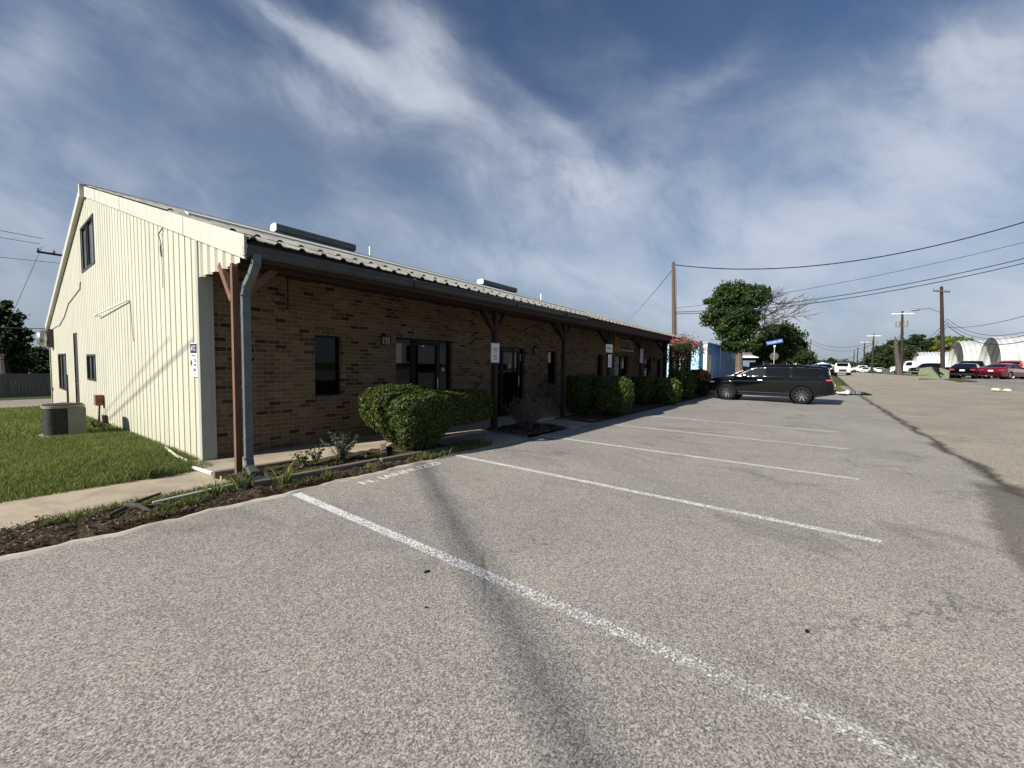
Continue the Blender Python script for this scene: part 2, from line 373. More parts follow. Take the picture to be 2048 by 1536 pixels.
MT['redmulch']=simple('red_mulch_bed',(.075,.03,.02),.95,0,.4,18,.02,geo=True)
MT['cable']=flat('black_cable',(.012,.012,.014),.6)
MT['blue']=simple('blue_painted_metal',(.035,.17,.42),.45,0,.12,1.2)
MT['paleblue']=simple('faded_pale_blue_metal',(.50,.66,.76),.5,0,.16,1.0,c2=(.22,.46,.72))
def hutm():
    m,nt,ns,lk,bs=newmat('white_corrugated'); co=objco(nt,(1,1,.4))
    f=noise(nt,co,.9,6,.62,.5); lk.new(ramp_out(nt,f,[(.3,(.36,.375,.365)),(.55,(.49,.505,.495)),(.8,(.60,.615,.605))]),bs.inputs['Base Color']); bs.inputs['Roughness'].default_value=.5
    return m
MT['hut']=hutm()
MT['hutdark']=simple('weathered_hut_liner',(.34,.35,.33),.6,0,.25,1.2)
MT['dump']=simple('faded_green_dumpster',(.12,.155,.085),.6,0,.18,2.5)
MT['blackpaint']=flat('black_car_paint',(.002,.0022,.003),.06,0,.5,0)
MT['redpaint']=flat('red_car_paint',(.30,.012,.015),.2,0,.5,1)
MT['maroon']=flat('dark_red_car_paint',(.11,.008,.016),.2,0,.5,1)
MT['whitepaint']=flat('white_car_paint',(.78,.78,.78),.25,0,.5,1)
MT['autoglass']=flat('tinted_auto_glass',(.003,.0035,.005),.03,0,.3)
MT['autoglass2']=flat('light_auto_glass',(.012,.015,.016),.03,0,.4)
MT['tyre']=simple('tyre_rubber',(.010,.010,.010),.85,0,.1,20,spec=.15)
MT['taillight']=flat('red_lens',(.42,.02,.02),.15,0,.6,1)
MT['headlight']=flat('headlamp_lens',(.45,.47,.5),.1,.2,.6,1)
MT['amber']=flat('amber_red_lens',(.55,.08,.03),.3)
MT['signblue']=flat('street_sign_blue',(.008,.06,.26),.4)
MT['signnavy']=flat('navy_print',(.02,.02,.10),.5)
MT['signwhite']=flat('sign_white',(.72,.72,.70),.5)
MT['ink']=flat('black_print',(.012,.012,.012),.6)
MT['pink']=flat('faded_pink_print',(.42,.25,.27),.6)
MT['gold']=simple('faded_gold_sign',(.33,.20,.045),.6,0,.3,6)
MT['signdark']=simple('dark_sign_board',(.03,.03,.032),.6,0,.15,5)
MT['signgrey']=simple('grey_sign_letter',(.45,.45,.43),.6,0,.1,5)
MT['poster']=simple('faded_poster',(.32,.36,.35),.6,0,.3,7)
MT['lampglass']=flat('frosted_lamp_glass',(.34,.33,.29),.4)
MT['shingle']=simple('grey_shingles',(.16,.155,.145),.9,0,.15,5)
MT['cream']=simple('cream_stucco',(.62,.58,.42),.8,0,.06,2)
MT['bluewall']=simple('dusty_blue_wall',(.10,.15,.24),.7,0,.1,2)
MT['red']=simple('red_enamel',(.40,.03,.02),.4,0,.1,3)
# water
m,nt,ns,lk,bs=newmat('puddle_water'); bs.inputs['Base Color'].default_value=(.03,.03,.028,1); bs.inputs['Roughness'].default_value=.02; bs.inputs['IOR'].default_value=1.33; bs.inputs['Specular IOR Level'].default_value=.35
MT['water']=m
# ---------------------------------------------------------------- text
def text(name,s,size,origin,xdir,ydir,mat,parent=None,org=(0,0,0),align='CENTER',extr=.0008,sx=1.0,bold=0):
    cu=bpy.data.curves.new(name,'FONT'); cu.body=s; cu.size=size; cu.align_x=align; cu.align_y='CENTER'; cu.extrude=extr; cu.offset=bold; cu.resolution_u=3
    tmp=bpy.data.objects.new(name+'_tmp',cu); COL.objects.link(tmp)
    dg=bpy.context.evaluated_depsgraph_get(); me=bpy.data.meshes.new_from_object(tmp.evaluated_get(dg))
    bpy.data.objects.remove(tmp); bpy.data.curves.remove(cu)
    xd=Vector(xdir).normalized(); yd=Vector(ydir).normalized(); zd=xd.cross(yd)
    o3=Vector(origin)-Vector(org)
    for v in me.vertices:
        p=v.co; v.co=o3+xd*(p.x*sx)+yd*p.y+zd*p.z
    me.name=name; me.materials.clear(); me.materials.append(mat); me.update()
    o=bpy.data.objects.new(name,me); link(o,parent); return o
# ---------------------------------------------------------------- sheets of ground
def sheet(name,xs,ys,mat,dz,kind='structure',fz=None,label=None):
    xs=np.asarray(xs,float); ys=np.asarray(ys,float); X,Y=np.meshgrid(xs,ys,indexing='ij')
    Z=gz(X,Y)+dz
    if fz is not None: Z=Z+fz(X,Y)
    v=np.stack([X.ravel(),Y.ravel(),Z.ravel()],1); ny=len(ys); nx=len(xs)
    i,j=np.meshgrid(np.arange(nx-1),np.arange(ny-1),indexing='ij'); a=(i*ny+j).ravel()
    f=np.stack([a,a+ny,a+ny+1,a+1],1)
    o=npmesh(name,v,f,mat,smooth=True); tag(o,kind=kind)
    if label: o['label']=label
    return o
def lin(a,b,st): n=max(2,int(round((b-a)/st))+1); return np.linspace(a,b,n)
def nz(x,y,s,k=0):
    return (np.sin(x*s*1.0+k)+np.sin(y*s*1.3+1.7*k)+np.sin((x+y)*s*.71+2.1*k)+np.sin((x-y)*s*1.57+.6*k))/4
# ================================================================ GROUND
gx=np.concatenate([np.linspace(-900,-60,15),lin(-50,-12,6),lin(-9,12,2.5),lin(14,160,3.0),np.linspace(175,1600,22)])
gy=np.concatenate([np.linspace(-900,-90,14),lin(-80,-20,4),lin(-17,-1,1.3),lin(0,60,3.0),np.linspace(80,900,16)])
sheet('ground',gx,gy,MT['field'],-.16)
sheet('parking_lot',lin(-22,36.5,1.5),lin(-2.2,5.06,1.21),MT['pave'],0)
sheet('street',np.concatenate([lin(-60,-2,6),lin(0,100,1.5),lin(104,340,8)]),lin(-9.7,-2.2,.75),MT['pave'],-.001)
sheet('opposite_lot',lin(-40,200,3),lin(-40,-9.7,1.3),MT['oplot'],-.02)
sheet('side_driveway',lin(36.5,47,1.5),lin(-2.2,22,1.5),MT['lane'],-.03)
kx=np.concatenate([lin(-22,-1,1.0),lin(-.9,5.4,.09)])
def kf(X,Y): return .022+.012*nz(X,Y*6,9.)+.0*X
o=sheet('kerb_strip',kx,[5.015,5.05,5.10,5.135],MT['kerb'],0,fz=lambda X,Y: np.where((Y>5.03)&(Y<5.12),kf(X,Y)*.8,-.012))
for v in o.data.vertices: v.co.y+= .022*math.sin((v.co.x)*5.1)+.02*math.sin(v.co.x*13.3+1)+.012*math.sin(v.co.x*31)
# parking lines
for i,(x,y0,y1,w) in enumerate([(2.285,-.9,5.0,.105),(5.04,-.55,5.0,.10),(7.75,-.57,5.05,.10),(10.58,-.57,4.72,.10),(13.35,-.53,4.5,.10)]):
    ys=lin(y0,y1,.25); mb=MB()
    for k in range(len(ys)-1):
        mb.add([(x-w/2,ys[k],.004),(x+w/2,ys[k],.004),(x+w/2,ys[k+1],.004),(x-w/2,ys[k+1],.004)],[(0,1,2,3)])
    tag(mb.build('parking_line',MT['paint'],org=(x,y0,0)),kind='structure')
# painted name at the kerb (reads from the lot)
o=text('painted_lettering','N. IANNUZZI',.24,(3.74,4.80,.0045),(1,.06,0),(-.06,1,0),MT['paint2'],sx=1.02,extr=.0002,bold=.003)
tag(o,'white block letters painted on the asphalt at the head of the nearest bay','lettering')
# sidewalk, slab, beds
sheet('sidewalk',lin(-22,2.35,.4),[5.98,6.2,6.5,6.8,7.06],MT['conc'],.022,fz=lambda X,Y:.012*nz(X,Y,3.)-.02*(Y<6.0))
mb=MB(); mb.box((1.92,6.32,-.2),(26.4,7.66,.055)); o=mb.build('porch_slab',MT['conc'],org=(14,7,0)); tag(o,kind='structure')
for (a,b) in ((5.35,7.28),(9.15,10.45)):
    mb=MB(); mb.box((a,5.0,-.1),(b,6.318,.012)); tag(mb.build('walkway_apron',MT['conc'],org=(a,5.6,0)),kind='structure')
def bedz(X,Y):
    return .028+.030*nz(X,Y,7.,1)+.022*nz(X,Y,19.,2)+.010*nz(X,Y,43.,3)
sheet('planting_bed',lin(-14,5.36,.045),lin(5.13,6.05,.045),MT['soil'],0,fz=lambda X,Y:np.where(X>1.9,.02,0)+bedz(X,Y)-.05*np.clip((5.22-Y)/.09,0,1)-.05*np.clip((Y-5.93)/.1,0,1)*(X<1.9))
sheet('planting_bed',lin(1.9,5.3,.06),lin(6.05,6.33,.05),MT['soil'],0,fz=lambda X,Y:.03+bedz(X,Y))
sheet('planting_bed',lin(7.3,9.1,.06),lin(5.0,6.31,.06),MT['soil'],0,fz=lambda X,Y:.02+bedz(X,Y))
sheet('planting_bed',lin(10.5,27.5,.15),lin(4.95,6.31,.1),MT['redmulch'],0,fz=lambda X,Y:.02+.7*bedz(X,Y))
# side yard & lanes left
sheet('lawn',lin(-24,2.4,.3),lin(7.05,26.5,.3),MT['lawn'],.012,fz=lambda X,Y:.02*nz(X,Y,2.)+.0*X)
sheet('back_lane',lin(-60,30,3),lin(26.5,35.5,1.5),MT['lane'],.02)
sheet('lane_verge',lin(-60,30,3),lin(35.5,50,2),MT['lawn'],.0)
# right-hand verges
sheet('grass_verge',lin(26,35.5,.8),lin(-12.2,-9.75,.3),MT['lawn'],.02)
sheet('grass_verge',lin(51,76,1),lin(-10.9,-9.75,.3),MT['field'],.02)
sheet('grass_verge',lin(76,140,2),lin(-12.5,-9.75,.5),MT['field'],.02)
sheet('grass_verge',lin(38,46,.5),lin(-1.6,.6,.3),MT['lawn'],.02)
sheet('grass_verge',lin(47,100,1.5),lin(-1.0,20,1.5),MT['field'],.04)
sheet('grass_verge',lin(27.5,36.4,.8),lin(5.1,14,1),MT['lawn'],.03)
# puddle
pts=[]
for k in range(40):
    t=2*math.pi*k/40; r=1+.18*math.sin(3*t+1)+.12*math.sin(5*t)+.07*math.sin(9*t+2)
    pts.append((36.2+3.3*r*math.cos(t),-1.75+.95*r*math.sin(t)))
mb=MB(); pz=max(g1(x,y) for x,y in pts)+.012
mb.add([(x,y,pz) for x,y in pts],[tuple(range(40))]); o=mb.build('puddle',MT['water'],org=(36.2,-1.75,0)); tag(o,kind='structure')
# distant grass blades : lawn
def blades(name,x0,x1,y0,y1,n,h,mat,parent=None,zf=None,mask=None,wd=.004,lean=.5):
    x=RNG.uniform(x0,x1,n); y=RNG.uniform(y0,y1,n)
    if mask is not None: k=mask(x,y); x,y=x[k],y[k]; n=len(x)
    z=gz(x,y)+(zf(x,y) if zf is not None else .0)
    hh=h*RNG.uniform(.5,1.3,n)*(1+.35*nz(x,y,1.3)); th=RNG.uniform(0,2*np.pi,n); a2=RNG.uniform(0,2*np.pi,n); ln=RNG.uniform(.1,lean,n)*hh
    w=wd*RNG.uniform(.7,1.5,n); dx,dy=np.cos(th)*w,np.sin(th)*w; lx,ly=np.cos(a2)*ln,np.sin(a2)*ln
    mx,my,mz=x+lx*.45,y+ly*.45,z+hh*.6
    v=np.stack([np.stack([x-dx,y-dy,z],1),np.stack([x+dx,y+dy,z],1),np.stack([mx+dx*.8,my+dy*.8,mz],1),np.stack([mx-dx*.8,my-dy*.8,mz],1),np.stack([x+lx*1.3+dx*.1,y+ly*1.3+dy*.1,z+hh],1),np.stack([x+lx*1.3-dx*.1,y+ly*1.3-dy*.1,z+hh],1)],1).reshape(-1,3)
    b6=np.arange(n)[:,None]*6; f=np.concatenate([b6+np.array([[0,1,2,3]]),b6+np.array([[3,2,4,5]])])
    return npmesh(name,v,f,mat,parent)
o=blades('lawn_grass',-4.5,2.05,7.0,13,118000,.062,MT['grass'],zf=lambda x,y:.02+0*x,wd=.0035,lean=.8); tag(o,'short green grass of the side lawn',None,None,'stuff')
o=blades('far_lawn_grass',-6,2.05,13,26.3,80000,.09,MT['grass'],zf=lambda x,y:.01+0*x,wd=.006); tag(o,'green grass further back along the metal wall',None,None,'stuff')
o=blades('weeds',-4,5.2,5.2,5.95,32000,.05,MT['drygrass'],zf=lambda x,y:.03+0*x,mask=lambda x,y:nz(x,y,3.1,5)+.25*nz(x,y,11,2)>.0-.0*x,wd=.003,lean=1.0); tag(o,'sparse weeds in the mulch bed',None,None,'stuff')
o=blades('verge_grass',26,35.4,-12,-9.8,5000,.12,MT['grass'],zf=lambda x,y:.05+0*x,wd=.02); tag(o,'green grass on the far verge',None,None,'stuff')
o=blades('roadside_grass',58,75,-10.9,-9.8,3000,.14,MT['grass'],zf=lambda x,y:.02+0*x,wd=.03); tag(o,'green grass beside the tall dark pole',None,None,'stuff')
o=blades('island_grass',38,46,-1.5,.5,5000,.10,MT['grass'],zf=lambda x,y:.05+0*x,wd=.02); tag(o,'green grass beside the puddle',None,None,'stuff')
# wood chips in bed
def chips(name,x0,x1,y0,y1,n,s,mat,zf):
    x=RNG.uniform(x0,x1,n); y=RNG.uniform(y0,y1,n); z=zf(x,y)
    d1=RNG.normal(size=(n,3)); d1[:,2]*=.35; d1/=np.linalg.norm(d1,axis=1)[:,None]; d2=RNG.normal(size=(n,3)); d2[:,2]*=.4; d2-=d1*(d1*d2).sum(1)[:,None]; d2/=np.linalg.norm(d2,axis=1)[:,None]
    L=s*RNG.uniform(.4,1.5,n)[:,None]; W=L*RNG.uniform(.15,.5,n)[:,None]; c=np.stack([x,y,z],1)
    v=np.stack([c-d1*L-d2*W,c+d1*L-d2*W,c+d1*L*.8+d2*W,c-d1*L*.9+d2*W],1).reshape(-1,3)
    return npmesh(name,v,np.arange(4*n).reshape(n,4),mat)
o=chips('wood_chips',-4,5.3,5.16,6.0,15000,.012,MT['mulch'],lambda x,y:bedz(x,y)+.012+np.where(x>1.9,.02,0)); tag(o,'brown wood chips and litter over the bed',None,None,'stuff')
o=chips('wood_chips',7.32,9.08,5.02,6.3,1600,.03,MT['mulch'],lambda x,y:bedz(x,y)+.03); tag(o,'pale wood chips under the dead shrub',None,None,'stuff')
# ================================================================ MAIN BUILDING
BX0,BX1=2.07,26.1; YF,YR,YB,YE=7.55,17.3,28.6,5.72; ZE=3.13; SL=(6.6-ZE)/(YR-YE)
def zr(y): return ZE+SL*(y-YE) if y<=YR else 6.6-(6.6-3.12)/(28.85-YR)*(y-YR)
B=thing('commercial_building','long low tan brick shop building with a cream metal gable end and covered porch','building',(BX0,YF,0)); BO=(BX0,YF,0)
# gable siding with grooves
ys=[]; y=7.60
prof=[]   # (y, xoffset)
while y<28.55:
    prof+= [(y,0),(y+.252,0),(y+.256,.036),(y+.296,.036),(y+.300,0)]; y+=.306
prof=[p for p in prof if p[0]<=28.58]
holes=[(16.19,18.40,4.28,5.62),(16.72,18.2,.97,1.74),(23.2,25.55,.36,1.80),(20.05,21.1,-.6,2.50)]
def siding_strip(mb,p,q,z0,z1):
    (ya,xa),(yb,xb)=p,q
    if callable(z1): a,b=z1(ya),z1(yb)
    else: a=b=z1
    mb.add([(BX0+xa,ya,z0),(BX0+xb,yb,z0),(BX0+xb,yb,b),(BX0+xa,ya,a)],[(0,1,2,3)][::1] if False else [(0,3,2,1)])
mb=MB()
for p,q in zip(prof[:-1],prof[1:]):
    ym=(p[0]+q[0])/2; top=lambda yy: zr(yy)-.10
    segs=[(-.9,None)]
    hs=sorted([h for h in holes if h[0]<ym<h[1]],key=lambda h:h[2])
    z=-.9
    for h in hs: 
        if h[2]>z: siding_strip(mb,p,q,z,h[2])
        z=h[3]
    siding_strip(mb,p,q,z,top)
mb.build('gable_wall',MT['siding'],B,org=BO)
# windows in the gable
def gable_window(h,label,gl,mull,depth=.06):
    y0,y1,z0,z1=h; x=BX0
    mb=MB(); t=.055
    mb.box((x-.02,y0-.01,z0-.01),(x+depth+.02,y0+t,z1+.01)); mb.box((x-.02,y1-t,z0-.01),(x+depth+.02,y1+.01,z1+.01))
    mb.box((x-.02,y0+t,z0-.01),(x+depth+.02,y1-t,z0+t)); mb.box((x-.02,y0+t,z1-t),(x+depth+.02,y1-t,z1+.01))
    for m_ in mull: mb.box((x,m_-.03,z0+t),(x+depth+.01,m_+.03,z1-t))
    w=mb.build('window',MT['bronze'],B,org=BO)
    MB().box((x+depth-.012,y0+t,z0+t),(x+depth,y1-t,z1-t)).build('pane',gl,w,org=BO)
gable_window(holes[0],'',MT['glass2'],[17.3,17.55])
gable_window(holes[1],'',MT['glass2'],[17.5])
gable_window(holes[2],'',MT['glass2'],[24.6])
mb=MB(); mb.box((BX0+.03,20.05,-.6),(BX0+.06,21.1,2.5)); d=mb.build('side_door',MT['bronze'],B,org=BO)
MB().lathe([(.0,-.02),(.03,-.02),(.03,0),(0,0)],(BX0-.02,20.2,.75),'x',10).build('door_knob',MT['steel'],d,org=BO)
# downpipe against the back half of the gable, small vent
MB().box((BX0-.05,22.85,-.7),(BX0-.005,23.0,1.0)).build('downspout',MT['bronze'],B,org=BO)
MB().box((BX0-.03,28.05,.12),(BX0-.005,28.5,.27)).build('wall_vent',MT['bronze'],B,org=BO)
# exhaust fan sticking out on the far corner
mb=MB(); mb.box((BX0-.16,27.0,2.1),(BX0-.005,27.8,2.9)); ef=mb.build('exhaust_fan',MT['bronze'],B,org=BO)
MB().lathe([(.34,0),(.37,-.05),(.35,-.09),(.38,-.13),(.34,-.18),(.35,-.22),(.24,-.30),(.06,-.33)],(BX0-.16,27.4,2.5),'x',28).build('fan_hood',MT['steel'],ef,smooth=True,org=BO)
# corner trims
mb=MB(); mb.box((BX0-.03,7.515,-.15),(BX0+.0,7.60,3.5)); mb.box((BX0-.03,7.495,-.15),(BX0+.11,7.512,3.45)); mb.box((BX0+.112,7.505,-.15),(BX0+.165,7.56,2.9)); mb.build('corner_trim',MT['trimgrey'],B,org=BO)
mb=MB(); mb.box((BX0-.03,28.52,-1.0),(BX0+.12,28.64,3.1)); mb.build('corner_trim',MT['trim'],B,org=BO)
# back wall, far gable (plain)
mb=MB(); mb.box((BX0+.13,28.45,-1),(BX1,28.6,3.1)); mb.build('back_wall',MT['siding'],B,org=BO)
mb=MB(); mb.poly_prism([(BX1-.05,YF+.12,-.2),(BX1-.05,28.4,-.9),(BX1-.05,28.4,3.1),(BX1-.05,YR,6.45),(BX1-.05,YF+.12,3.55)],(.05,0,0)); mb.build('far_gable_wall',MT['siding'],B,org=BO)
# brick front wall with openings
ops=[(3.83,4.37,.97,2.12),(5.66,7.42,.055,2.20),(9.20,10.68,.055,2.15),(12.06,12.64,.97,2.12),(16.05,16.62,.97,2.12),(17.92,19.55,.055,2.17),(22.0,23.0,.055,2.17),(24.13,24.79,.97,2.12)]
mb=MB(); x=BX0+.166; T=.2
for a,b,z0,z1 in ops:
    mb.box((x,YF,-.1),(a,YF+T,3.62)); mb.box((a,YF,z1),(b,YF+T,3.62)); mb.box((a,YF,-.1),(b,YF+T,z0)); x=b
mb.box((x,YF,-.1),(BX1,YF+T,3.62)); mb.build('brick_wall',MT['brick'],B,org=BO)
for k in (0,3,4,7):
    a,b,z0,z1=ops[k]; mb=MB()
    mb.box((a,YF+.10,z0),(a+.035,YF+.15,z1)); mb.box((b-.035,YF+.10,z0),(b,YF+.15,z1)); mb.box((a+.035,YF+.10,z0),(b-.035,YF+.15,z0+.035)); mb.box((a+.035,YF+.10,z1-.035),(b-.035,YF+.15,z1))
    w=mb.build('window',MT['frame'],B,org=BO); MB().box((a+.035,YF+.125,z0+.035),(b-.035,YF+.135,z1-.035)).build('pane',MT['glass'],w,org=BO)
    mb=MB(); n=int((b-a+.14)/.075)
    for i in range(n): mb.box((a-.06+i*.0755,YF-.035,z0-.10),(a-.06+i*.0755+.066,YF+.098,z0-.003))
    mb.build('window_sill',MT['brick'],w,org=BO)
def shop_door(a,b,z1,leaf,posters):
    """leaf: (x0,x1) door leaf, rest sidelight"""
    y0,y1=YF+.10,YF+.15; mb=MB(); t=.05; z0=.056
    mb.box((a,y0,z0),(a+t,y1,z1)); mb.box((b-t,y0,z0),(b,y1,z1)); mb.box((a+t,y0,z1-t),(b-t,y1,z1)); mb.box((a+t,y0,z0),(b-t,y1,z0+.07))
    for e in leaf:
        if a+.1<e<b-.1: mb.box((e-t/2,y0,z0+.07),(e+t/2,y1,z1-t))
    w=mb.build('shopfront',MT['frame'],B,org=BO)
    MB().box((a+t,y0+.02,z0+.07),(b-t,y0+.03,z1-t)).build('pane',MT['glass'],w,org=BO)
    l0,l1=leaf
    mb=MB(); y2=y0-.012; q=.075
    mb.box((l0+.03,y2,z0+.03),(l0+.03+q,y0-.001,z1-.07)); mb.box((l1-.03-q,y2,z0+.03),(l1-.03,y0-.001,z1-.07)); mb.box((l0+.03+q,y2,z1-.07-q),(l1-.03-q,y0-.001,z1-.07)); mb.box((l0+.03+q,y2,z0+.03),(l1-.03-q,y0-.001,z0+.2))
    mb.build('door_leaf',MT['frame'],w,org=BO)
    MB().tube([(l1-.1,y2-.0,.95),(l1-.1,y2-.05,.97),(l1-.1,y2-.05,1.25),(l1-.1,y2,1.27)],.012,8).build('door_handle',MT['steel'],w,org=BO)
    for (px,pz,pw,ph,mt) in posters:
        MB().box((px,y0+.012,pz),(px+pw,y0+.0185,pz+ph)).build('notice',MT[mt],w,org=BO)
    return w
w=shop_door(5.66,7.42,2.20,(6.18,7.05),[(6.5,2.02,.07,.07,'signwhite'),(6.16,1.40,.05,.17,'poster'),(7.14,1.42,.10,.10,'poster')])
w=shop_door(9.20,10.68,2.15,(9.55,10.5),[(10.53,1.75,.07,.22,'poster')])
w=shop_door(17.92,19.55,2.17,(18.75,19.5),[(18.02,.95,.62,1.10,'poster')])
w=shop_door(22.0,23.0,2.17,(22.05,22.95),[])
# roof sheets: three lapped courses of ribbed panels
def roofcourse(name,ya,yb,lift,x0,x1):
    pr=[]; x=2.43-.0
    x=2.43-.30*2
    while x<x1+.3:
        pr+=[(x-.05,0),(x-.022,.034),(x+.022,.034),(x+.05,0),(x+.12,0),(x+.13,.007),(x+.145,.007),(x+.155,0)]; x+=.30
    pr=[(min(max(a,x0),x1),b) for a,b in pr]; out=[]
    for p in pr:
        if not out or p[0]>out[-1][0]+1e-4: out.append(p)
    vs=[];fs=[]
    for (x,dz) in out:
        for yy in (ya,yb): vs.append((x,yy,zr(yy)+dz+lift))
    for i in range(len(out)-1): fs.append((2*i,2*i+2,2*i+3,2*i+1))
    n0=len(vs)
    for (x,dz) in out:
        for yy in (ya,yb): vs.append((x,yy,zr(yy)+dz+lift-.012))
    for i in range(len(out)-1):
        fs.append((n0+2*i,n0+2*i+1,n0+2*i+3,n0+2*i+2)); fs.append((2*i,n0+2*i,n0+2*i+2,2*i+2))
    return MB().add(vs,fs).build(name,MT['roof'],B,org=BO)
rf0=roofcourse('roof',5.68,6.42,0,BX0-.02,BX1+.3); roofcourse('roof',6.34,9.25,.03,BX0-.02,BX1+.3); rf=roofcourse('roof',9.15,17.3,.06,BX0-.02,BX1+.3); roofcourse('roof',17.3,28.85,.06,BX0-.02,BX1+.3)
mb=MB(); mb.poly_prism([(BX0+.3,9.12,zr(9.12)+.05),(BX0+.3,9.32,zr(9.32)+.105),(BX0+.3,9.32,zr(9.32)+.115),(BX0+.3,9.12,zr(9.12)+.1)],(15.5,0,0)); mb.build('lap_flashing',MT['lap'],B,org=BO)
mb=MB(); mb.poly_prism([(BX0-.02,16.95,6.6-.35*SL+.10),(BX0-.02,17.3,6.72),(BX0-.02,17.65,6.6-.35*SL+.10),(BX0-.02,17.3,6.70)],(BX1-BX0+.3,0,0)); mb.build('ridge_cap',MT['roof'],B,org=BO)
for a,b in ((7.2,10.6),(19.4,23.0)):
    mb=MB(); pts=[]
    for k in range(13):
        t=math.pi*(-.28+1.56*k/12); pts.append((a,17.3+.27*np.sign(math.cos(t))*abs(math.cos(t))**.6,6.86+.17*np.sign(math.sin(t))*abs(math.sin(t))**.6))
    mb.poly_prism(pts,(b-a,0,0)); v=mb.build('ridge_vent',MT['vent'],rf,org=BO)
    mb=MB(); mb.poly_prism([(p[0]-.012,17.3+(p[1]-17.3)*1.05,6.86+(p[2]-6.86)*1.05) for p in pts],(.01,0,0)); mb.build('vent_end_cap',MT['ventend'],v,org=BO)
    MB().box((a+.05,17.1,6.5),(b-.05,17.5,6.75)).build('vent_base',MT['vent'],v,org=BO)
for x in (11.3,26.0): MB().lathe([(.05,-.3),(.05,.28),(.062,.28),(.062,.33),(.0,.33)],(x,17.0,6.72),n=12,cap=False).build('vent_pipe',MT['white2'],rf,smooth=False,org=BO)
# underside: plywood soffit slope + beam + fascia
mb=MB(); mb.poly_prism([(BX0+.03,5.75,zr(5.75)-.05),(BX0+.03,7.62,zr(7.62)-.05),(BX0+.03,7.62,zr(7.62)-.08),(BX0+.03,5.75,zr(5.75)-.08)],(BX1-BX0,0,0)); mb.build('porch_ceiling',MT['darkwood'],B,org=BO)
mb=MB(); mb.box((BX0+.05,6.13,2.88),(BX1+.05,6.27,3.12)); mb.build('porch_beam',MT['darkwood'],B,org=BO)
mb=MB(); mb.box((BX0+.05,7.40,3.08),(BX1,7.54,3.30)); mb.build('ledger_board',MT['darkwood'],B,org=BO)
mb=MB()
for k in range(40):
    x=BX0+.25+k*.61
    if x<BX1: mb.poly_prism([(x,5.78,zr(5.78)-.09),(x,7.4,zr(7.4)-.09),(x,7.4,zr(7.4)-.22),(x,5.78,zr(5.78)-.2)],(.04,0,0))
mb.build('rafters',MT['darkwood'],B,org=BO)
mb=MB(); mb.box((BX0+.05,5.74,2.87),(BX1+.25,5.775,3.115)); mb.build('fascia_board',MT['fascia'],B,org=BO)
# gutter (K profile) along the first stretch, falling to the near end
def gut(x0,x1,z0,z1):
    pr=[(5.735,.0),(5.735,-.13),(5.66,-.13),(5.63,-.10),(5.625,-.06),(5.60,-.035),(5.60,.0),(5.615,.0),(5.615,-.028),(5.64,-.055),(5.645,-.095),(5.665,-.118),(5.725,-.118),(5.725,0)]
    vs=[];n=len(pr)
    for x,z in ((x0,z0),(x1,z1)): vs+=[(x,a,z+b) for a,b in pr]
    return MB().add(vs,[tuple(range(n))[::-1],tuple(range(n,2*n))]+[(i,(i+1)%n,(i+1)%n+n,i+n) for i in range(n)])
gg=gut(BX0-.04,11.2,3.03,3.12).build('gutter',MT['gutter'],B,org=BO)
for x in (4.6,7.6,9.9): MB().box((x,5.594,2.9+ (x-2)*.0098),(x+.025,5.74,3.045+(x-2)*.0098)).build('gutter_joint',MT['gutter'],gg,org=BO)
# downspout
mb=MB(); pth=[(2.15,5.66,2.93),(2.15,5.68,2.82),(2.15,5.80,2.70),(2.15,5.97,2.58),(2.15,6.03,2.46),(2.15,6.03,.30),(2.15,6.00,.20),(2.15,5.88,.13)]
for p,q in zip(pth[:-1],pth[1:]):
    d=(Vector(q)-Vector(p)).normalized()*.008; mb.bar(Vector(p)-d,Vector(q)+d,.092,.07,up=(0,1,0) if abs(d.z)>.006 else (0,0,1))
ds=mb.build('downspout',MT['down'],B,org=BO)
for z in (2.2,1.25,.55): MB().box((2.10,5.99,z),(2.20,6.07,z+.03)).build('strap',MT['down'],ds,org=BO)
# rake trim (white box fascia along the gable)
mb=MB(); d=.26
def rk(ya,yb,x0=BX0-.040,x1=BX0-.012):
    mb.poly_prism([(x0,ya,zr(ya)-d),(x0,yb,zr(yb)-d),(x0,yb,zr(yb)+.035),(x0,ya,zr(ya)+.035)],(x1-x0,0,0))
for a,b in ((5.70,8.08),(8.09,12.6),(12.61,15.5),(15.51,17.27)): rk(a,b)
mb.build('rake_trim',MT['rake'],B,org=BO)
for y_ in (8.085,12.605,15.505):
    mb=MB(); mb.poly_prism([(BX0-.044,y_-.006,zr(y_)-d),(BX0-.044,y_+.006,zr(y_)-d),(BX0-.044,y_+.006,zr(y_)+.03),(BX0-.044,y_-.006,zr(y_)+.03)],(.02,0,0)); mb.build('rake_joint',MT['grey'],B,org=BO)
mb=MB(); d=.20; rk(17.30,28.85,BX0-.11,BX0-.012); mb.build('rake_trim',MT['rake'],B,org=BO)
mb=MB(); d=.02; mb.poly_prism([(BX0-.13,17.2,6.66),(BX0-.13,17.4,6.66),(BX0-.13,17.4,6.30),(BX0-.13,17.2,6.30)],(.10,0,0)); mb.build('ridge_trim',MT['rake'],B,org=BO)
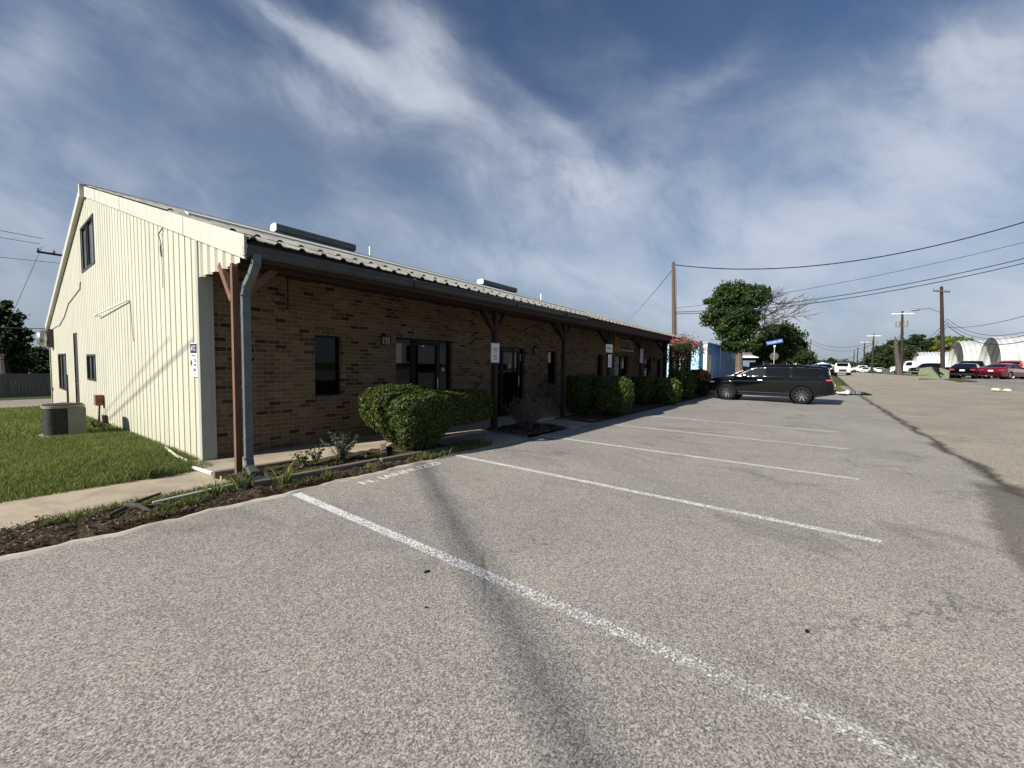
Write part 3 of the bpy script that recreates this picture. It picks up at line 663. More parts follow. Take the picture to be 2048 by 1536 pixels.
# hanging ribbed panel at the porch end
mb=MB(); y=5.93; zb=2.86
pp=[]
while y<7.45: pp+=[(y,0),(y+.17,0),(y+.20,.04),(y+.27,.04),(y+.30,0)]; y+=.30
pp=[p for p in pp if p[0]<7.5]+[(7.5,0)]
for p,q in zip(pp[:-1],pp[1:]):
    mb.add([(BX0-.01+p[1],p[0],zb),(BX0-.01+q[1],q[0],zb),(BX0-.01+q[1],q[0],zr(q[0])-.1),(BX0-.01+p[1],p[0],zr(p[0])-.1)],[(0,3,2,1)])
mb.build('porch_end_panel',MT['siding'],B,org=BO)
MB().box((BX0-.012,5.80,2.93),(BX0+.02,5.925,2.99)).build('panel_bracket',MT['rake'],B,org=BO)
# posts
def post(x,w=.115,br=.42,mat='post',wall=False,sides=(-1,1)):
    mb=MB(); mb.box((x-w/2,6.2-w/2,-.02),(x+w/2,6.2+w/2,2.885)); p=mb.build('porch_post',MT[mat],B,org=BO)
    for s in sides:
        MB().bar((x+s*.05,6.2,2.42),(x+s*br,6.2,2.90),.09,.07,up=(0,1,0)).build('brace',MT[mat],p,org=BO)
    MB().bar((x,6.25,2.42),(x,6.66,2.93),.09,.07,up=(1,0,0)).build('brace',MT[mat],p,org=BO)
    return p
p=post(2.085,.072,.50,'post',sides=(1,))
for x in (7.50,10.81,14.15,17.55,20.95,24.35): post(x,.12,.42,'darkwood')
MB().box((10.87,6.16,1.30),(10.90,6.2,1.36)).build('hook',MT['white2'],B,org=BO)
# ================================================================ THINGS ON THE BUILDING
def lantern(x,label):
    o=thing('wall_lamp',label,'wall lamp',(x,YF,2.1),0,'lanterns on the brick wall'); W=(x,YF,2.1)
    mb=MB(); mb.box((x-.04,YF-.02,2.16),(x+.04,YF-.001,2.26)); mb.tube([(x,YF-.02,2.22),(x,YF-.07,2.25),(x,YF-.10,2.20)],.008,6)
    mb.box((x-.075,YF-.175,2.175),(x+.075,YF-.025,2.195)); mb.box((x-.07,YF-.17,1.99),(x+.07,YF-.03,2.005))
    for a in (-.065,.065):
        for b in (-.165,-.035): mb.box((x+a-.008,YF+b-.008,2.005),(x+a+.008,YF+b+.008,2.175))
    for b in (-.168,-.032): mb.box((x-.006,YF+b-.004,2.005),(x+.006,YF+b+.004,2.175))
    mb.build('lamp_frame',MT['black'],o,org=W)
    MB().box((x-.055,YF-.155,2.01),(x+.055,YF-.045,2.17)).build('lamp_glass',MT['lampglass'],o,org=W)
lantern(5.33,'small black lantern on the brick wall just left of the wide double entrance')
lantern(11.19,'small black lantern between the second shop door and a narrow window')
lantern(23.45,'dim black lantern near the far end of the brick wall')
# wrought iron hook
mb=MB(); X=3.07; Y=6.9
mb.tube([(X,Y,3.02),(X,Y,2.46)],.010,6); mb.tube([(X-.13,Y,2.52),(X+.13,Y,2.52)],.008,6)
mb.tube([(X+.0-.02,Y,2.46),(X-.06,Y,2.42),(X-.13,Y,2.45),(X-.15,Y,2.52),(X-.22,Y,2.56),(X-.24,Y,2.63),(X-.20,Y,2.68),(X-.16,Y,2.66)],.008,6)
tag(mb.build('sign_hanger',MT['black'],org=(X,Y,3.0)),'scrolled black wrought iron hanger under the porch roof','hanger')
# thin white pole fixed on the gable, loose wires
mb=MB(); mb.tube([(BX0-.12,15.7,2.78),(BX0-.05,12.15,2.90)],.018,8); mb.tube([(BX0-.12,15.7,2.78),(BX0,15.7,2.79)],.02,6); mb.tube([(BX0-.05,12.15,2.9),(BX0,12.15,2.9)],.02,6)
tag(mb.build('white_pole',MT['white2'],org=(BX0,14,2.8)),'thin white pole fixed across the cream metal wall','pole')
mb=MB(); mb.tube([(BX0-.02,12.0,2.9),(BX0-.015,11.95,2.4),(BX0-.015,11.85,2.0)],.006,5); tag(mb.build('loose_wire',MT['bronze'],org=(BX0,12,2.5)),'short brown wire hanging down from the white pole','wire')
mb=MB(); mb.tube([(BX0-.015,28.2,2.85),(BX0-.015,26,2.95),(BX0-.015,24.6,2.95),(BX0-.015,23,3.2),(BX0-.015,21.7,3.6),(BX0-.015,20,3.75),(BX0-.015,18.9,3.85),(BX0-.015,18.8,4.05)],.014,6)
tag(mb.build('slack_wire',MT['grey'],org=(BX0,23,3.2)),'slack grey wire looping across the far half of the metal gable','wire')
mb=MB(); mb.tube([(BX0-.02,9.25,3.95),(BX0-.04,9.5,3.85),(BX0-.03,9.45,3.72),(BX0-.04,9.4,3.62),(BX0-.02,9.5,3.55),(BX0-.02,9.45,3.45)],.009,6); mb.tube([(BX0-.012,9.46,3.7),(BX0-.012,9.46,2.9)],.004,5)
tag(mb.build('wire_hook',MT['bronze'],org=(BX0,9.45,3.7)),'rusty bent hook and wire high on the cream metal wall','hook')
# small notice on the gable
o=thing('sign','small white and navy notice on the cream wall next to the corner','sign',(BX0,7.77,1.5)); W=(BX0,7.77,1.5)
MB().box((BX0-.03,7.62,1.35),(BX0-.022,7.93,1.88)).build('panel',MT['signwhite'],o,org=W)
MB().box((BX0-.034,7.63,1.72),(BX0-.031,7.92,1.865)).build('header_band',MT['signnavy'],o,org=W)
XD=(0,-1,0); ZD=(0,0,1)
text('lettering','ATC',.11,(BX0-.036,7.775,1.79),XD,ZD,MT['signwhite'],o,W)
text('lettering','24 HOUR',.042,(BX0-.032,7.775,1.68),XD,ZD,MT['ink'],o,W)
text('lettering','YOU',.07,(BX0-.032,7.72,1.60),XD,ZD,MT['ink'],o,W); text('lettering','ARE',.06,(BX0-.032,7.72,1.53),XD,ZD,MT['ink'],o,W); text('lettering','HERE',.07,(BX0-.032,7.74,1.455),XD,ZD,MT['ink'],o,W)
MB().add([(BX0-.033,7.92,1.63),(BX0-.033,7.84,1.575),(BX0-.033,7.92,1.50)],[(0,1,2)]).build('arrow',MT['ink'],o,org=W)
MB().box((BX0-.033,7.635,1.385),(BX0-.031,7.915,1.392)).build('rule_line',MT['ink'],o,org=W)
# post signs
def postsign(x,z0,z1,w,label,lines,cat='sign',border=True,mt='signwhite',yf=6.13,ink='ink',sz=.045,zd=None):
    W=(x,yf,z0); o=thing('sign',label,cat,W)
    mb=MB(); mb.box((x-w/2,yf-.012,z0),(x+w/2,yf-.006,z1)); mb.build('panel',MT[mt],o,org=W)
    if border:
        mb=MB(); b=.014; t=.004
        mb.box((x-w/2+b,yf-.0135,z0+b),(x+w/2-b,yf-.0125,z0+b+t)); mb.box((x-w/2+b,yf-.0135,z1-b-t),(x+w/2-b,yf-.0125,z1-b))
        mb.box((x-w/2+b,yf-.0135,z0+b+t),(x-w/2+b+t,yf-.0125,z1-b-t)); mb.box((x+w/2-b-t,yf-.0135,z0+b+t),(x+w/2-b,yf-.0125,z1-b-t))
        mb.build('border',MT[ink],o,org=W)
    for s,zz,s2 in lines: text('lettering',s,s2,(x,yf-.014,zz),(1,0,0),(0,0,1),MT[ink],o,W)
    return o
postsign(7.42,1.66,2.12,.31,'white customer parking notice on the tall porch post beside the clipped hedge',[('Customer',2.0,.05),('Parking',1.955,.05),('Only',1.91,.05),('Others',1.83,.05),('Will Be',1.785,.05),('Towed',1.74,.05)])
postsign(13.98,2.12,2.42,.60,'small wide white sign high on the post in front of the tattoo shop',[('PARKING',2.27,.10)])
postsign(14.05,1.58,2.05,.30,'narrow white notice lower down on the post in front of the tattoo shop',[('No',1.9,.07),('Parking',1.8,.06),('Zone',1.7,.07)],border=False)
postsign(17.40,1.78,2.40,.40,'tall faded pinkish notice on the fifth porch post, right of the tattoo sign',[('TOW',2.33,.08),('AWAY',2.25,.07)],mt='pink',border=False)
# shop sign over the third door
W=(19.2,YF-.03,2.35); o=thing('shop_sign','long shop sign of tall pale letters with a gold panel above the third door','sign',W)
MB().box((18.30,YF-.08,2.33),(20.1,YF-.004,2.96)).build('board',MT['signdark'],o,org=W)
MB().box((17.66,YF-.09,2.30),(18.27,YF-.004,2.96)).build('gold_panel',MT['gold'],o,org=W)
MB().box((18.32,YF-.086,2.35),(20.08,YF-.081,2.46)).build('lower_strip',MT['grey'],o,org=W)
text('lettering','TATTOO',.52,(19.2,YF-.088,2.70),(1,0,0),(0,0,1),MT['signgrey'],o,W,sx=.80)
text('lettering','B & S',.20,(17.96,YF-.094,2.55),(1,0,0),(0,0,1),MT['signdark'],o,W)
# landscape timbers, splash block, pipes
def timber(p,q,label,s=.09,mat='timber'):
    mb=MB(); mb.bar(p,q,s,s); o=mb.build('landscape_timber',MT[mat],org=((Vector(p)+Vector(q))/2)[:]); tag(o,label,'timber','landscape timbers edging the bed'); 
    bv=o.modifiers.new('b','BEVEL'); bv.width=.012; bv.segments=2
timber((1.98,5.50,.075),(3.72,5.43,.07),'grey landscape timber lying along the kerb beside the splash block')
timber((3.75,5.40,.07),(5.25,5.28,.07),'grey landscape timber running along the kerb up to the big hedge')
timber((1.86,6.42,.07),(2.9,6.37,.06),'short round-ended timber against the slab by the near porch post')
timber((4.42,6.28,.085),(3.98,5.62,.08),'worn timber lying across the bed left of the big hedge',.10)
timber((7.28,6.24,.03),(7.34,5.10,.03),'thin timber at the edge of the dead shrub bed',.05)
timber((10.48,6.15,.03),(10.75,5.05,.03),'thin timber before the dark hedges',.05)
mb=MB(); W=(2.15,5.65,.05)
for s,h in ((-.13,.10),(.13,.10)): mb.bar((2.15+s,6.0,.11),(2.08+s*1.35,5.42,.06),.03,.08)
mb.bar((2.15,6.0,.085),(2.08,5.42,.035),.27,.02); tag(mb.build('splash_block',MT['gutter'],org=W),'dark splash tray under the downspout','splash block')
mb=MB(); mb.tube([(1.99,9.3,.03),(1.93,8.7,.05),(1.90,8.2,.05),(1.93,7.75,.04)],.022,8); tag(mb.build('drain_hose',MT['white2'],org=(1.9,8.5,.04)),'white pipe lying in the grass along the metal wall','pipe')
mb=MB(); mb.tube([(1.83,7.12,.06),(1.88,6.52,.07)],.024,8); tag(mb.build('drain_pipe',MT['white2'],org=(1.85,6.8,.06)),'short white pipe end crossing the sidewalk notch','pipe')
mb=MB(); mb.tube([(1.08,5.62,.075),(1.62,5.66,.085),(1.86,5.70,.08)],.013,8); tag(mb.build('white_rod',MT['white2'],org=(1.4,5.65,.08)),'thin white rod lying in the mulch bed','rod')
for i,(p,q,r,l) in enumerate([((.72,5.50,.06),(1.18,5.78,.12),.022,'crooked dead branch leaning in the mulch'),((.86,5.62,.11),(1.02,5.38,.05),.03,'short splintered log stub in the mulch'),((.98,5.55,.07),(1.22,5.42,.05),.02,'pale stick beside the log stub')]):
    mb=MB(); p,q=Vector(p),Vector(q); mid=(p+q)/2+Vector((.02,.01,.02)); mb.tube([p,mid,q],[r,r*.9,r*.6],7); tag(mb.build('branch',MT['deadwood'],org=tuple(mid)),l,'branch')
for (x,y,l) in [(3.78,5.83,'small white scrap of litter in the bed by the hedge'),]:
    mb=MB(); mb.lathe([(.0,0),(.025,.0),(.02,.045),(0,.05)],(x,y,.07),n=7,cap=False); tag(mb.build('litter',MT['signwhite'],org=(x,y,.07)),l,'litter')
for (x,y,s,l) in [(2.03,2.33,.024,'dark flattened scrap on the asphalt left of the nearest painted line'),(3.0,-.02,.018,'dark scrap on the asphalt near the right foreground'),(1.72,1.98,.010,'dark pebble left of the nearest painted line')]:
    mb=MB(); pts=[(x+s*math.cos(t)*(1+.3*math.sin(3*t)),y+s*.6*math.sin(t),.003) for t in np.linspace(0,5.8,9)]; mb.poly_prism(pts,(0,0,.006)); tag(mb.build('asphalt_scrap',MT['black'],org=(x,y,0)),l,'litter')
# ---------------------------------------------------------------- AC condenser and electrical boxes
za=g1(1.2,13.2)
W=(1.22,13.3,za); o=thing('air_conditioner','round cornered dark and beige air conditioning condenser on the lawn by the metal wall','air conditioner',W)
def rrect(x0,y0,x1,y1,r,n=6):
    P=[]
    for cx,cy,a0 in ((x1-r,y1-r,0),(x0+r,y1-r,90),(x0+r,y0+r,180),(x1-r,y0+r,270)):
        for k in range(n+1):
            t=R(a0+90*k/n); P.append((cx+r*math.cos(t),cy+r*math.sin(t)))
    return P
def rr_prism(x0,y0,x1,y1,r,z0,z1): 
    return MB().poly_prism([(a,b,z0) for a,b in rrect(x0,y0,x1,y1,r)],(0,0,z1-z0))
ax0,ax1,ay0,ay1=.80,1.40,12.85,13.55
rr_prism(ax0-.05,ay0-.05,ax1+.05,ay1+.05,.1,za-.05,za+.06).build('base_pad',MT['kerb'],o,org=W)
rr_prism(ax0,ay0,ax1,ay1,.16,za+.09,za+.66).build('coil_panel',MT['coil'],o,org=W)
mb=MB(); 
for k in range(15):
    z=za+.115+k*.037; P=rrect(ax0-.006,ay0-.006,ax1+.006,ay1+.006,.165)
    mb.poly_prism([(a,b,z) for a,b in P],(0,0,.006))
mb.build('guard_wires',MT['coil'],o,org=W)
rr_prism(ax0-.015,ay0-.015,ax1+.015,ay1+.015,.17,za+.06,za+.09).build('bottom_rail',MT['grey'],o,org=W)
tg=rr_prism(ax0-.015,ay0-.015,ax1+.015,ay1+.015,.17,za+.66,za+.71).build('top_cover',MT['actan'],o,org=W)
MB().box((1.13,ay0-.02,za+.095),(ax1+.008,ay0+.12,za+.655)).build('service_panel',MT['actan'],o,org=W)
mb=MB(); mb.lathe([(.30,0),(.31,.02),(.03,.05),(0,.05)],((ax0+ax1)/2,(ay0+ay1)/2,za+.71),n=24,cap=False); mb.build('fan_grille',MT['coil'],tg,org=W)
zb_=g1(2,14.5)
W=(2.0,15.5,.5); o=thing('electrical_box','small rusty electrical disconnect box with a cable on the metal wall','electrical box',W)
MB().box((BX0-.17,15.6,.34),(BX0-.01,15.9,.62)).build('box',MT['rust'],o,org=W); MB().box((BX0-.178,15.62,.42),(BX0-.171,15.88,.60)).build('box_door',MT['actan'],o,org=W)
MB().box((BX0-.09,15.2,-.35),(BX0-.02,15.4,.10)).build('lower_box',MT['bronze'],o,org=W)
mb=MB(); mb.tube([(1.98,15.7,.34),(1.9,15.2,.0),(1.8,14.8,-.1),(1.65,14.1,0),(1.60,13.7,.1)],.02,8); mb.tube([(1.98,15.2,-.2),(1.95,14.9,-.12),(1.8,14.3,-.02),(1.62,13.6,.02)],.03,8); mb.tube([(2.02,14.6,-.1),(1.9,14.5,.05),(1.8,14.2,-.05)],.016,6)
mb.build('conduit',MT['black'],o,org=W)
# ================================================================ PLANTS
def leafcards(name,pts,size,mat,parent=None,org=(0,0,0),nrm=None,asp=.55,bias=.0):
    pts=np.asarray(pts,float); n=len(pts)
    d=RNG.normal(size=(n,3)); 
    if nrm is not None: d=d*(1-bias)+nrm*bias*1.6
    d/=np.linalg.norm(d,axis=1)[:,None]
    a=np.cross(d,RNG.normal(size=(n,3))); a/=np.linalg.norm(a,axis=1)[:,None]; b=np.cross(d,a)
    s=size*RNG.uniform(.6,1.35,n)[:,None]; c=pts-np.array(org)
    v=np.stack([c-a*s,c-b*s*asp+d*s*.12,c+a*s,c+b*s*asp+d*s*.12],1).reshape(-1,3)
    return npmesh(name,v,np.arange(4*n).reshape(n,4),mat,parent)
def sbox(n,c,r,p=4.,jit=.06,fn=None):
    """points + normals over a superellipsoid shell"""
    d=RNG.normal(size=(n,3)); d/=np.linalg.norm(d,axis=1)[:,None]
    k=(np.abs(d)**p).sum(1)**(-1/p); q=d*k[:,None]; nr=np.sign(d)*np.abs(q)**(p-1); nr/=np.linalg.norm(nr,axis=1)[:,None]
    sh=1+jit*(nz(q[:,0]*4+c[0],q[:,1]*4+q[:,2]*3,2.2))+jit*.9*nz(q[:,0]*9,q[:,2]*9+q[:,1]*5,2.0,3)-np.abs(RNG.normal(0,jit*.8,n))+RNG.exponential(jit*.16,n)
    P=q*sh[:,None]*np.array(r)
    if fn is not None: P=fn(P,q)
    return P+np.array(c),nr
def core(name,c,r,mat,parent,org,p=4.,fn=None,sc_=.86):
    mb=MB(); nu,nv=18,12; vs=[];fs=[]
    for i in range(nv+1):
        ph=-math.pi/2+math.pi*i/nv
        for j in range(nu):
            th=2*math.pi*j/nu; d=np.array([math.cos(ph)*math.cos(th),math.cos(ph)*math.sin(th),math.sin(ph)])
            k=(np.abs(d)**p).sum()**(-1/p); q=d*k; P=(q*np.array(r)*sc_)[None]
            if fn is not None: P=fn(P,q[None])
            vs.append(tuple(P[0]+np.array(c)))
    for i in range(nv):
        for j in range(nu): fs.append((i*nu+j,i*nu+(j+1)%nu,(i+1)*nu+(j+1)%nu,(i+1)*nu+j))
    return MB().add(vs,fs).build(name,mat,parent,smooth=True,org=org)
def shrub(name,label,c,r,n,leaf,mat,base,p=4.,fn=None,trunk=.03,group=None,jit=.06,stems=5,cat='shrub',sc_=.86):
    W=tuple(base); o=thing(name,label,cat,W,0,group)
    P,nr=sbox(n,c,r,p,jit,fn); leafcards('foliage',P,leaf,mat,o,W,nr,.55,.35)
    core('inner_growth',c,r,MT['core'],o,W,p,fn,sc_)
    mb=MB()
    for k in range(stems):
        t=2*math.pi*k/stems; e=(c[0]+r[0]*.45*math.cos(t),c[1]+r[1]*.45*math.sin(t),c[2]-r[2]*.1)
        mb.tube([(base[0]+.05*math.cos(t),base[1]+.05*math.sin(t),base[2]-.03),((base[0]+e[0])/2,(base[1]+e[1])/2,(base[2]+e[2])/2),e],[trunk,trunk*.8,trunk*.5],6)
    mb.build('stem',MT['bark'],o,org=W); return o
def under(k,side=0):
    def f(P,q):
        z=q[:,2]; s=np.clip((-z),0,1)**1.4; P=P.copy(); P[:,0]*=1-k*s; P[:,1]*=1-k*.7*s; P[:,2]+=0
        return P
    return f
def hedgefn(P,q):
    P=P.copy(); f=sstep((q[:,0]+.30)/.35); neg=P[:,2]<0
    P[:,2]=np.where(neg,P[:,2]*(1.12-.66*f),P[:,2]); s=np.clip(-q[:,2],0,1)*(1-f); P[:,0]=np.where(q[:,0]<-.3,P[:,0]+.30*s*np.clip(-q[:,0]-.3,0,1),P[:,0]); P[:,1]*=1-.25*np.clip(-q[:,2],0,1); return P
shrub('clipped_hedge','large clipped box-shaped hedge overhanging the bed left of the signed porch post',(5.17,5.64,.66),(1.13,.47,.44),60000,.0165,MT['hedge'],(4.75,5.6,0),p=7,fn=hedgefn,trunk=.035,jit=.045)
shrub('clipped_hedge','rounded clipped hedge standing against the wall behind the large box hedge',(4.86,6.38,.73),(.72,.36,.45),24000,.0165,MT['hedge'],(5.0,6.35,0),p=4,fn=under(.4),trunk=.03,jit=.06)
o=blades('weed_clump',4.3,6.1,5.05,5.5,1400,.09,MT['drygrass'],zf=lambda x,y:.03+0*x,wd=.006); tag(o,'low weeds under the large clipped hedge',None,None,'stuff')
shrub('clipped_hedge','dark square hedge just right of the third porch post',(12.15,6.15,.72),(.85,.42,.58),16000,.028,MT['hedge'],(12.2,5.95,0),p=5,trunk=.03,group=None,fn=under(.15))
shrub('clipped_hedge','rounded sunlit hedge below the tattoo shop sign',(12.25,5.18,.68),(.52,.60,.60),18000,.030,MT['hedge2'],(12.25,5.2,0),p=2.9,fn=under(.25))
shrub('clipped_hedge','dark low hedge below the tall pinkish notice',(17.35,6.0,.63),(.95,.45,.55),11000,.036,MT['hedge'],(17.3,6,0),p=4.5,fn=under(.2))
shrub('clipped_hedge','loose yellowish shrub between the dark hedge and the flowering tree',(17.9,5.12,.56),(.60,.52,.57),8000,.045,MT['hedge2'],(17.9,5.12,0),p=2.6,jit=.12,fn=under(.2))
shrub('clipped_hedge','dark rounded hedge below the pink flowering tree',(21.8,5.5,.70),(1.0,.55,.68),9000,.045,MT['hedge'],(21.8,5.5,0),p=3.2,jit=.08)
shrub('clipped_hedge','round green hedge between the flowering tree and the parked black suv',(25.6,5.6,.74),(.95,.62,.74),9000,.05,MT['hedge'],(25.6,5.6,0),p=3.,jit=.07)
# dead shrub
W=(8.05,5.62,.03); o=thing('dead_shrub','leafless grey dead shrub in the bed in front of the second shop door','shrub',W)
def deadbr():
    r_=random.Random(5)
    for k in range(46):
        t=r_.uniform(0,6.28); sp=r_.uniform(.12,.66); h=r_.uniform(.42,.86); mb=MB()
        p0=Vector((W[0]+.06*math.cos(t),W[1]+.06*math.sin(t),.02)); p1=p0+Vector((math.cos(t)*sp*.25,math.sin(t)*sp*.25,h*.35)); p2=p0+Vector((math.cos(t)*sp*.75,math.sin(t)*sp*.75,h*.7+r_.uniform(-.05,.05))); p3=p0+Vector((math.cos(t+.2)*sp,math.sin(t+.2)*sp,h))
        mb.tube([p0,p1,p2,p3],[.014,.011,.008,.003],5)
        for j in range(6):
            f=r_.uniform(.4,1); a=p1.lerp(p2,min(1,f*1.3)) if f<.75 else p2.lerp(p3,(f-.75)*4)
            q=a+Vector((r_.uniform(-.16,.16),r_.uniform(-.16,.16),r_.uniform(.02,.2))); q2=q+Vector((r_.uniform(-.08,.08),r_.uniform(-.08,.08),r_.uniform(-.02,.12))); mb.tube([a,q,q2],[.006,.0045,.002],4)
        mb.build('branch',MT['twig'],o,org=W)
deadbr()
# small plants in the bed
def smallplant(name,label,x,y,n,h,spread,mat,leaf,stems=9,asp=.4,cat='plant'):
    W=(x,y,.05); o=thing(name,label,cat,W); mb=MB(); P=[]; r_=random.Random(int(x*100))
    for k in range(stems):
        t=r_.uniform(0,6.28); s=spread*r_.uniform(.2,1); hh=h*r_.uniform(.6,1.1); p0=Vector((x,y,.04)); p2=p0+Vector((s*math.cos(t),s*math.sin(t),hh)); p1=p0.lerp(p2,.5)+Vector((0,0,hh*.12))
        mb.tube([p0,p1,p2],[.006,.004,.002],4)
        for j in range(int(n/stems)):
            f=r_.uniform(.15,1.05); q=p0.lerp(p1,f*2) if f<.5 else p1.lerp(p2,(f-.5)*2)
            P.append(q+Vector((r_.gauss(0,leaf*.9),r_.gauss(0,leaf*.9),r_.gauss(0,leaf*.7))))
    mb.build('stem',MT['bark'],o,org=W); leafcards('foliage',[tuple(p) for p in P],leaf,mat,o,W,asp=asp); return o
smallplant('broadleaf_plant','small broad-leaved green plant in the bed right of the near porch post',2.86,6.02,110,.24,.16,MT['hedge'],.030,8,.5)
smallplant('sage_bush','silvery green bushy plant in the bed below the first window',3.42,5.95,1500,.42,.30,MT['leafD'],.019,26,.35)
smallplant('broadleaf_plant','dark little plant between the silvery bush and the slab',3.12,6.12,120,.26,.13,MT['leafB'],.026,8,.5)
def tuft(x,y,n,h,label,z0=.03,wd=.007):
    o=blades('grass_tuft',x-.06,x+.06,y-.06,y+.06,n,h,MT['grass'],zf=lambda a,b:z0+0*a,wd=wd,lean=1.1); tag(o,label,'grass tuft')
tuft(1.90,5.55,45,.24,'tall grass tuft left of the splash tray'); tuft(2.28,5.36,34,.26,'tall grass tuft by the kerb right of the splash tray'); tuft(1.62,5.6,50,.14,'low weed tuft further left in the bed'); tuft(2.85,5.30,60,.07,'small weed at the kerb under the first window'); tuft(3.5,5.3,60,.06,'small weed at the kerb left of the lettering')
tuft(1.35,7.05,60,.16,'long grass tuft at the lawn edge by the sidewalk')
# ---------------------------------------------------------------- trees
def tree(name,label,base,lobes,n,leaf,mat,trunk=.25,limbs=None,group=None,bark='bark',clump=90,sig=.30,bare=None,cat='tree',fill=.75):
    W=tuple(base); o=thing(name,label,cat,W,0,group)
    L=np.array(lobes,float); vol=L[:,3]*L[:,4]*L[:,5]; pr=vol/vol.sum()
    idx=RNG.choice(len(L),clump,p=pr); d=RNG.normal(size=(clump,3)); d/=np.linalg.norm(d,axis=1)[:,None]
    rad=RNG.uniform(.25,1.02,clump)**(1-fill*.6); cc=L[idx,:3]+d*rad[:,None]*L[idx,3:6]
    wgt=RNG.uniform(.4,1.4,clump); ci=RNG.choice(clump,n,p=wgt/wgt.sum())
    s=sig*np.cbrt(vol[idx])[ci][:,None]*RNG.uniform(.6,1.1,(n,1)); P=cc[ci]+RNG.normal(size=(n,3))*s*np.array([1,1,.7])
    leafcards('crown',P,leaf,mat,o,W,asp=.62)
    mb=MB(); b=Vector(base); top=Vector(L[:,:3].mean(0)); 
    fork=b.lerp(top,.45); fork.z=b.z+(top.z-b.z)*.5
    mb.tube([b+Vector((0,0,-.2)),b.lerp(fork,.5)+Vector((trunk*.3,0,0)),fork],[trunk*1.25,trunk,trunk*.8],9)
    for k in range(len(L)):
        c=Vector(L[k,:3]); m_=fork.lerp(c,.5)+Vector((0,0,-.08*(c-fork).length)); mb.tube([fork,m_,c],[trunk*.55,trunk*.35,trunk*.1],6)
    for k in range(0,clump,4):
        c=Vector(cc[k]); l=Vector(L[idx[k],:3]); mb.tube([l,l.lerp(c,.5)+Vector((0,0,.03)),c],[trunk*.14,trunk*.09,trunk*.03],4)
    mb.build('trunk',MT[bark],o,org=W)
    if bare:
        r_=random.Random(3); mb=MB()
        for p0,p1,rr in bare:
            def grow(a,d,ln,r,lev):
                pts=[a]; dd=d.copy()
                for i in range(5):
                    dd=(dd+Vector((r_.gauss(0,.09),r_.gauss(0,.09),r_.gauss(0,.09)+.02))).normalized(); pts.append(pts[-1]+dd*ln/5)
                mb.tube(pts,[r*(1-.14*i) for i in range(6)],5)
                if lev>0:
                    for i in range(2,6):
                        for _ in range(2 if lev>1 else 2):
                            nd=(dd+Vector((r_.gauss(0,.45),r_.gauss(0,.45),r_.gauss(0,.42)))).normalized(); grow(pts[i],nd,ln*r_.uniform(.35,.55),r*.5,lev-1)
            p0=Vector(p0);p1=Vector(p1); grow(p0,(p1-p0).normalized(),(p1-p0).length,rr,2)
        mb.build('bare_limb',MT['deadwood'],o,org=W)
    return o
def L3(u,v,d,ru,rv,rd=None):
    p=at(u,v,d); k=d/FPX; return (p[0],p[1],p[2],ru*k,(rd or ru*k),rv*k)
tb=at(1478,760,37.5); tb=(tb[0],tb[1],g1(tb[0],tb[1]))
D=37.5
tree('street_tree','tall leaning green tree with bare branches on its right beside the blue building',tb,
 [L3(1462,592,D,34,26),L3(1437,628,D,30,26),L3(1500,592,D,32,20),L3(1452,660,D,28,20),L3(1490,640,D,30,34),L3(1474,690,D,26,18),L3(1532,586,D+.5,18,12),L3(1515,610,D,18,14),L3(1420,612,D,16,14),L3(1500,680,D,22,20),L3(1465,625,D,36,36)],
 30000,.115,MT['leafA'],.34,clump=230,sig=.22,bare=[(at(1492,655,D),at(1578,606,D-.5),.10),(at(1490,670,D),at(1568,618,D),.09),(at(1498,640,D),at(1552,592,D),.08),(at(1488,680,D),at(1548,646,D+.5),.08),(at(1485,640,D),at(1535,600,D+1),.07),(at(1500,650,D),at(1560,612,D+1),.06)])
tb=at(1560,752,44); tree('street_tree','dense round green tree directly behind the blue street sign',(tb[0],tb[1],g1(tb[0],tb[1])),
 [L3(1560,672,44,36,24),L3(1530,690,44,26,20),L3(1520,712,44,20,14),L3(1588,690,44,20,22),L3(1555,700,44,34,20),L3(1578,660,44,16,12)],15000,.13,MT['leafA'],.28,clump=110,sig=.22)
tb=at(1590,750,52); tree('street_tree','low spreading shrubby tree right of the blue street sign',(tb[0],tb[1],g1(tb[0],tb[1])),
 [L3(1580,714,52,24,13),L3(1606,714,52,22,15),L3(1560,720,52,16,10),L3(1622,722,52,8,8)],10000,.13,MT['leafB'],.2,clump=80,sig=.22)
# trees at the left edge, beyond the fence
tb=at(10,790,34)
tree('backyard_tree','dark tall tree at the left edge behind the grey fence',(tb[0],tb[1],g1(tb[0],tb[1])-.3),
 [L3(5,650,36,30,34),L3(20,690,36,34,30),L3(-30,640,36,40,40),L3(10,615,36,18,16),L3(45,700,36,22,22),L3(-20,720,36,50,30)],20000,.16,MT['leafB'],.3,clump=130,sig=.2,bark='poledark')
tb=at(75,790,42)
tree('backyard_tree','lower dark tree between the tall left tree and the metal wall',(tb[0],tb[1],g1(tb[0],tb[1])-.3),
 [L3(70,712,44,30,18),L3(95,725,44,24,22),L3(40,728,44,30,20),L3(115,735,44,20,20),L3(80,745,44,50,14)],14000,.17,MT['leafB'],.25,clump=100,sig=.2)
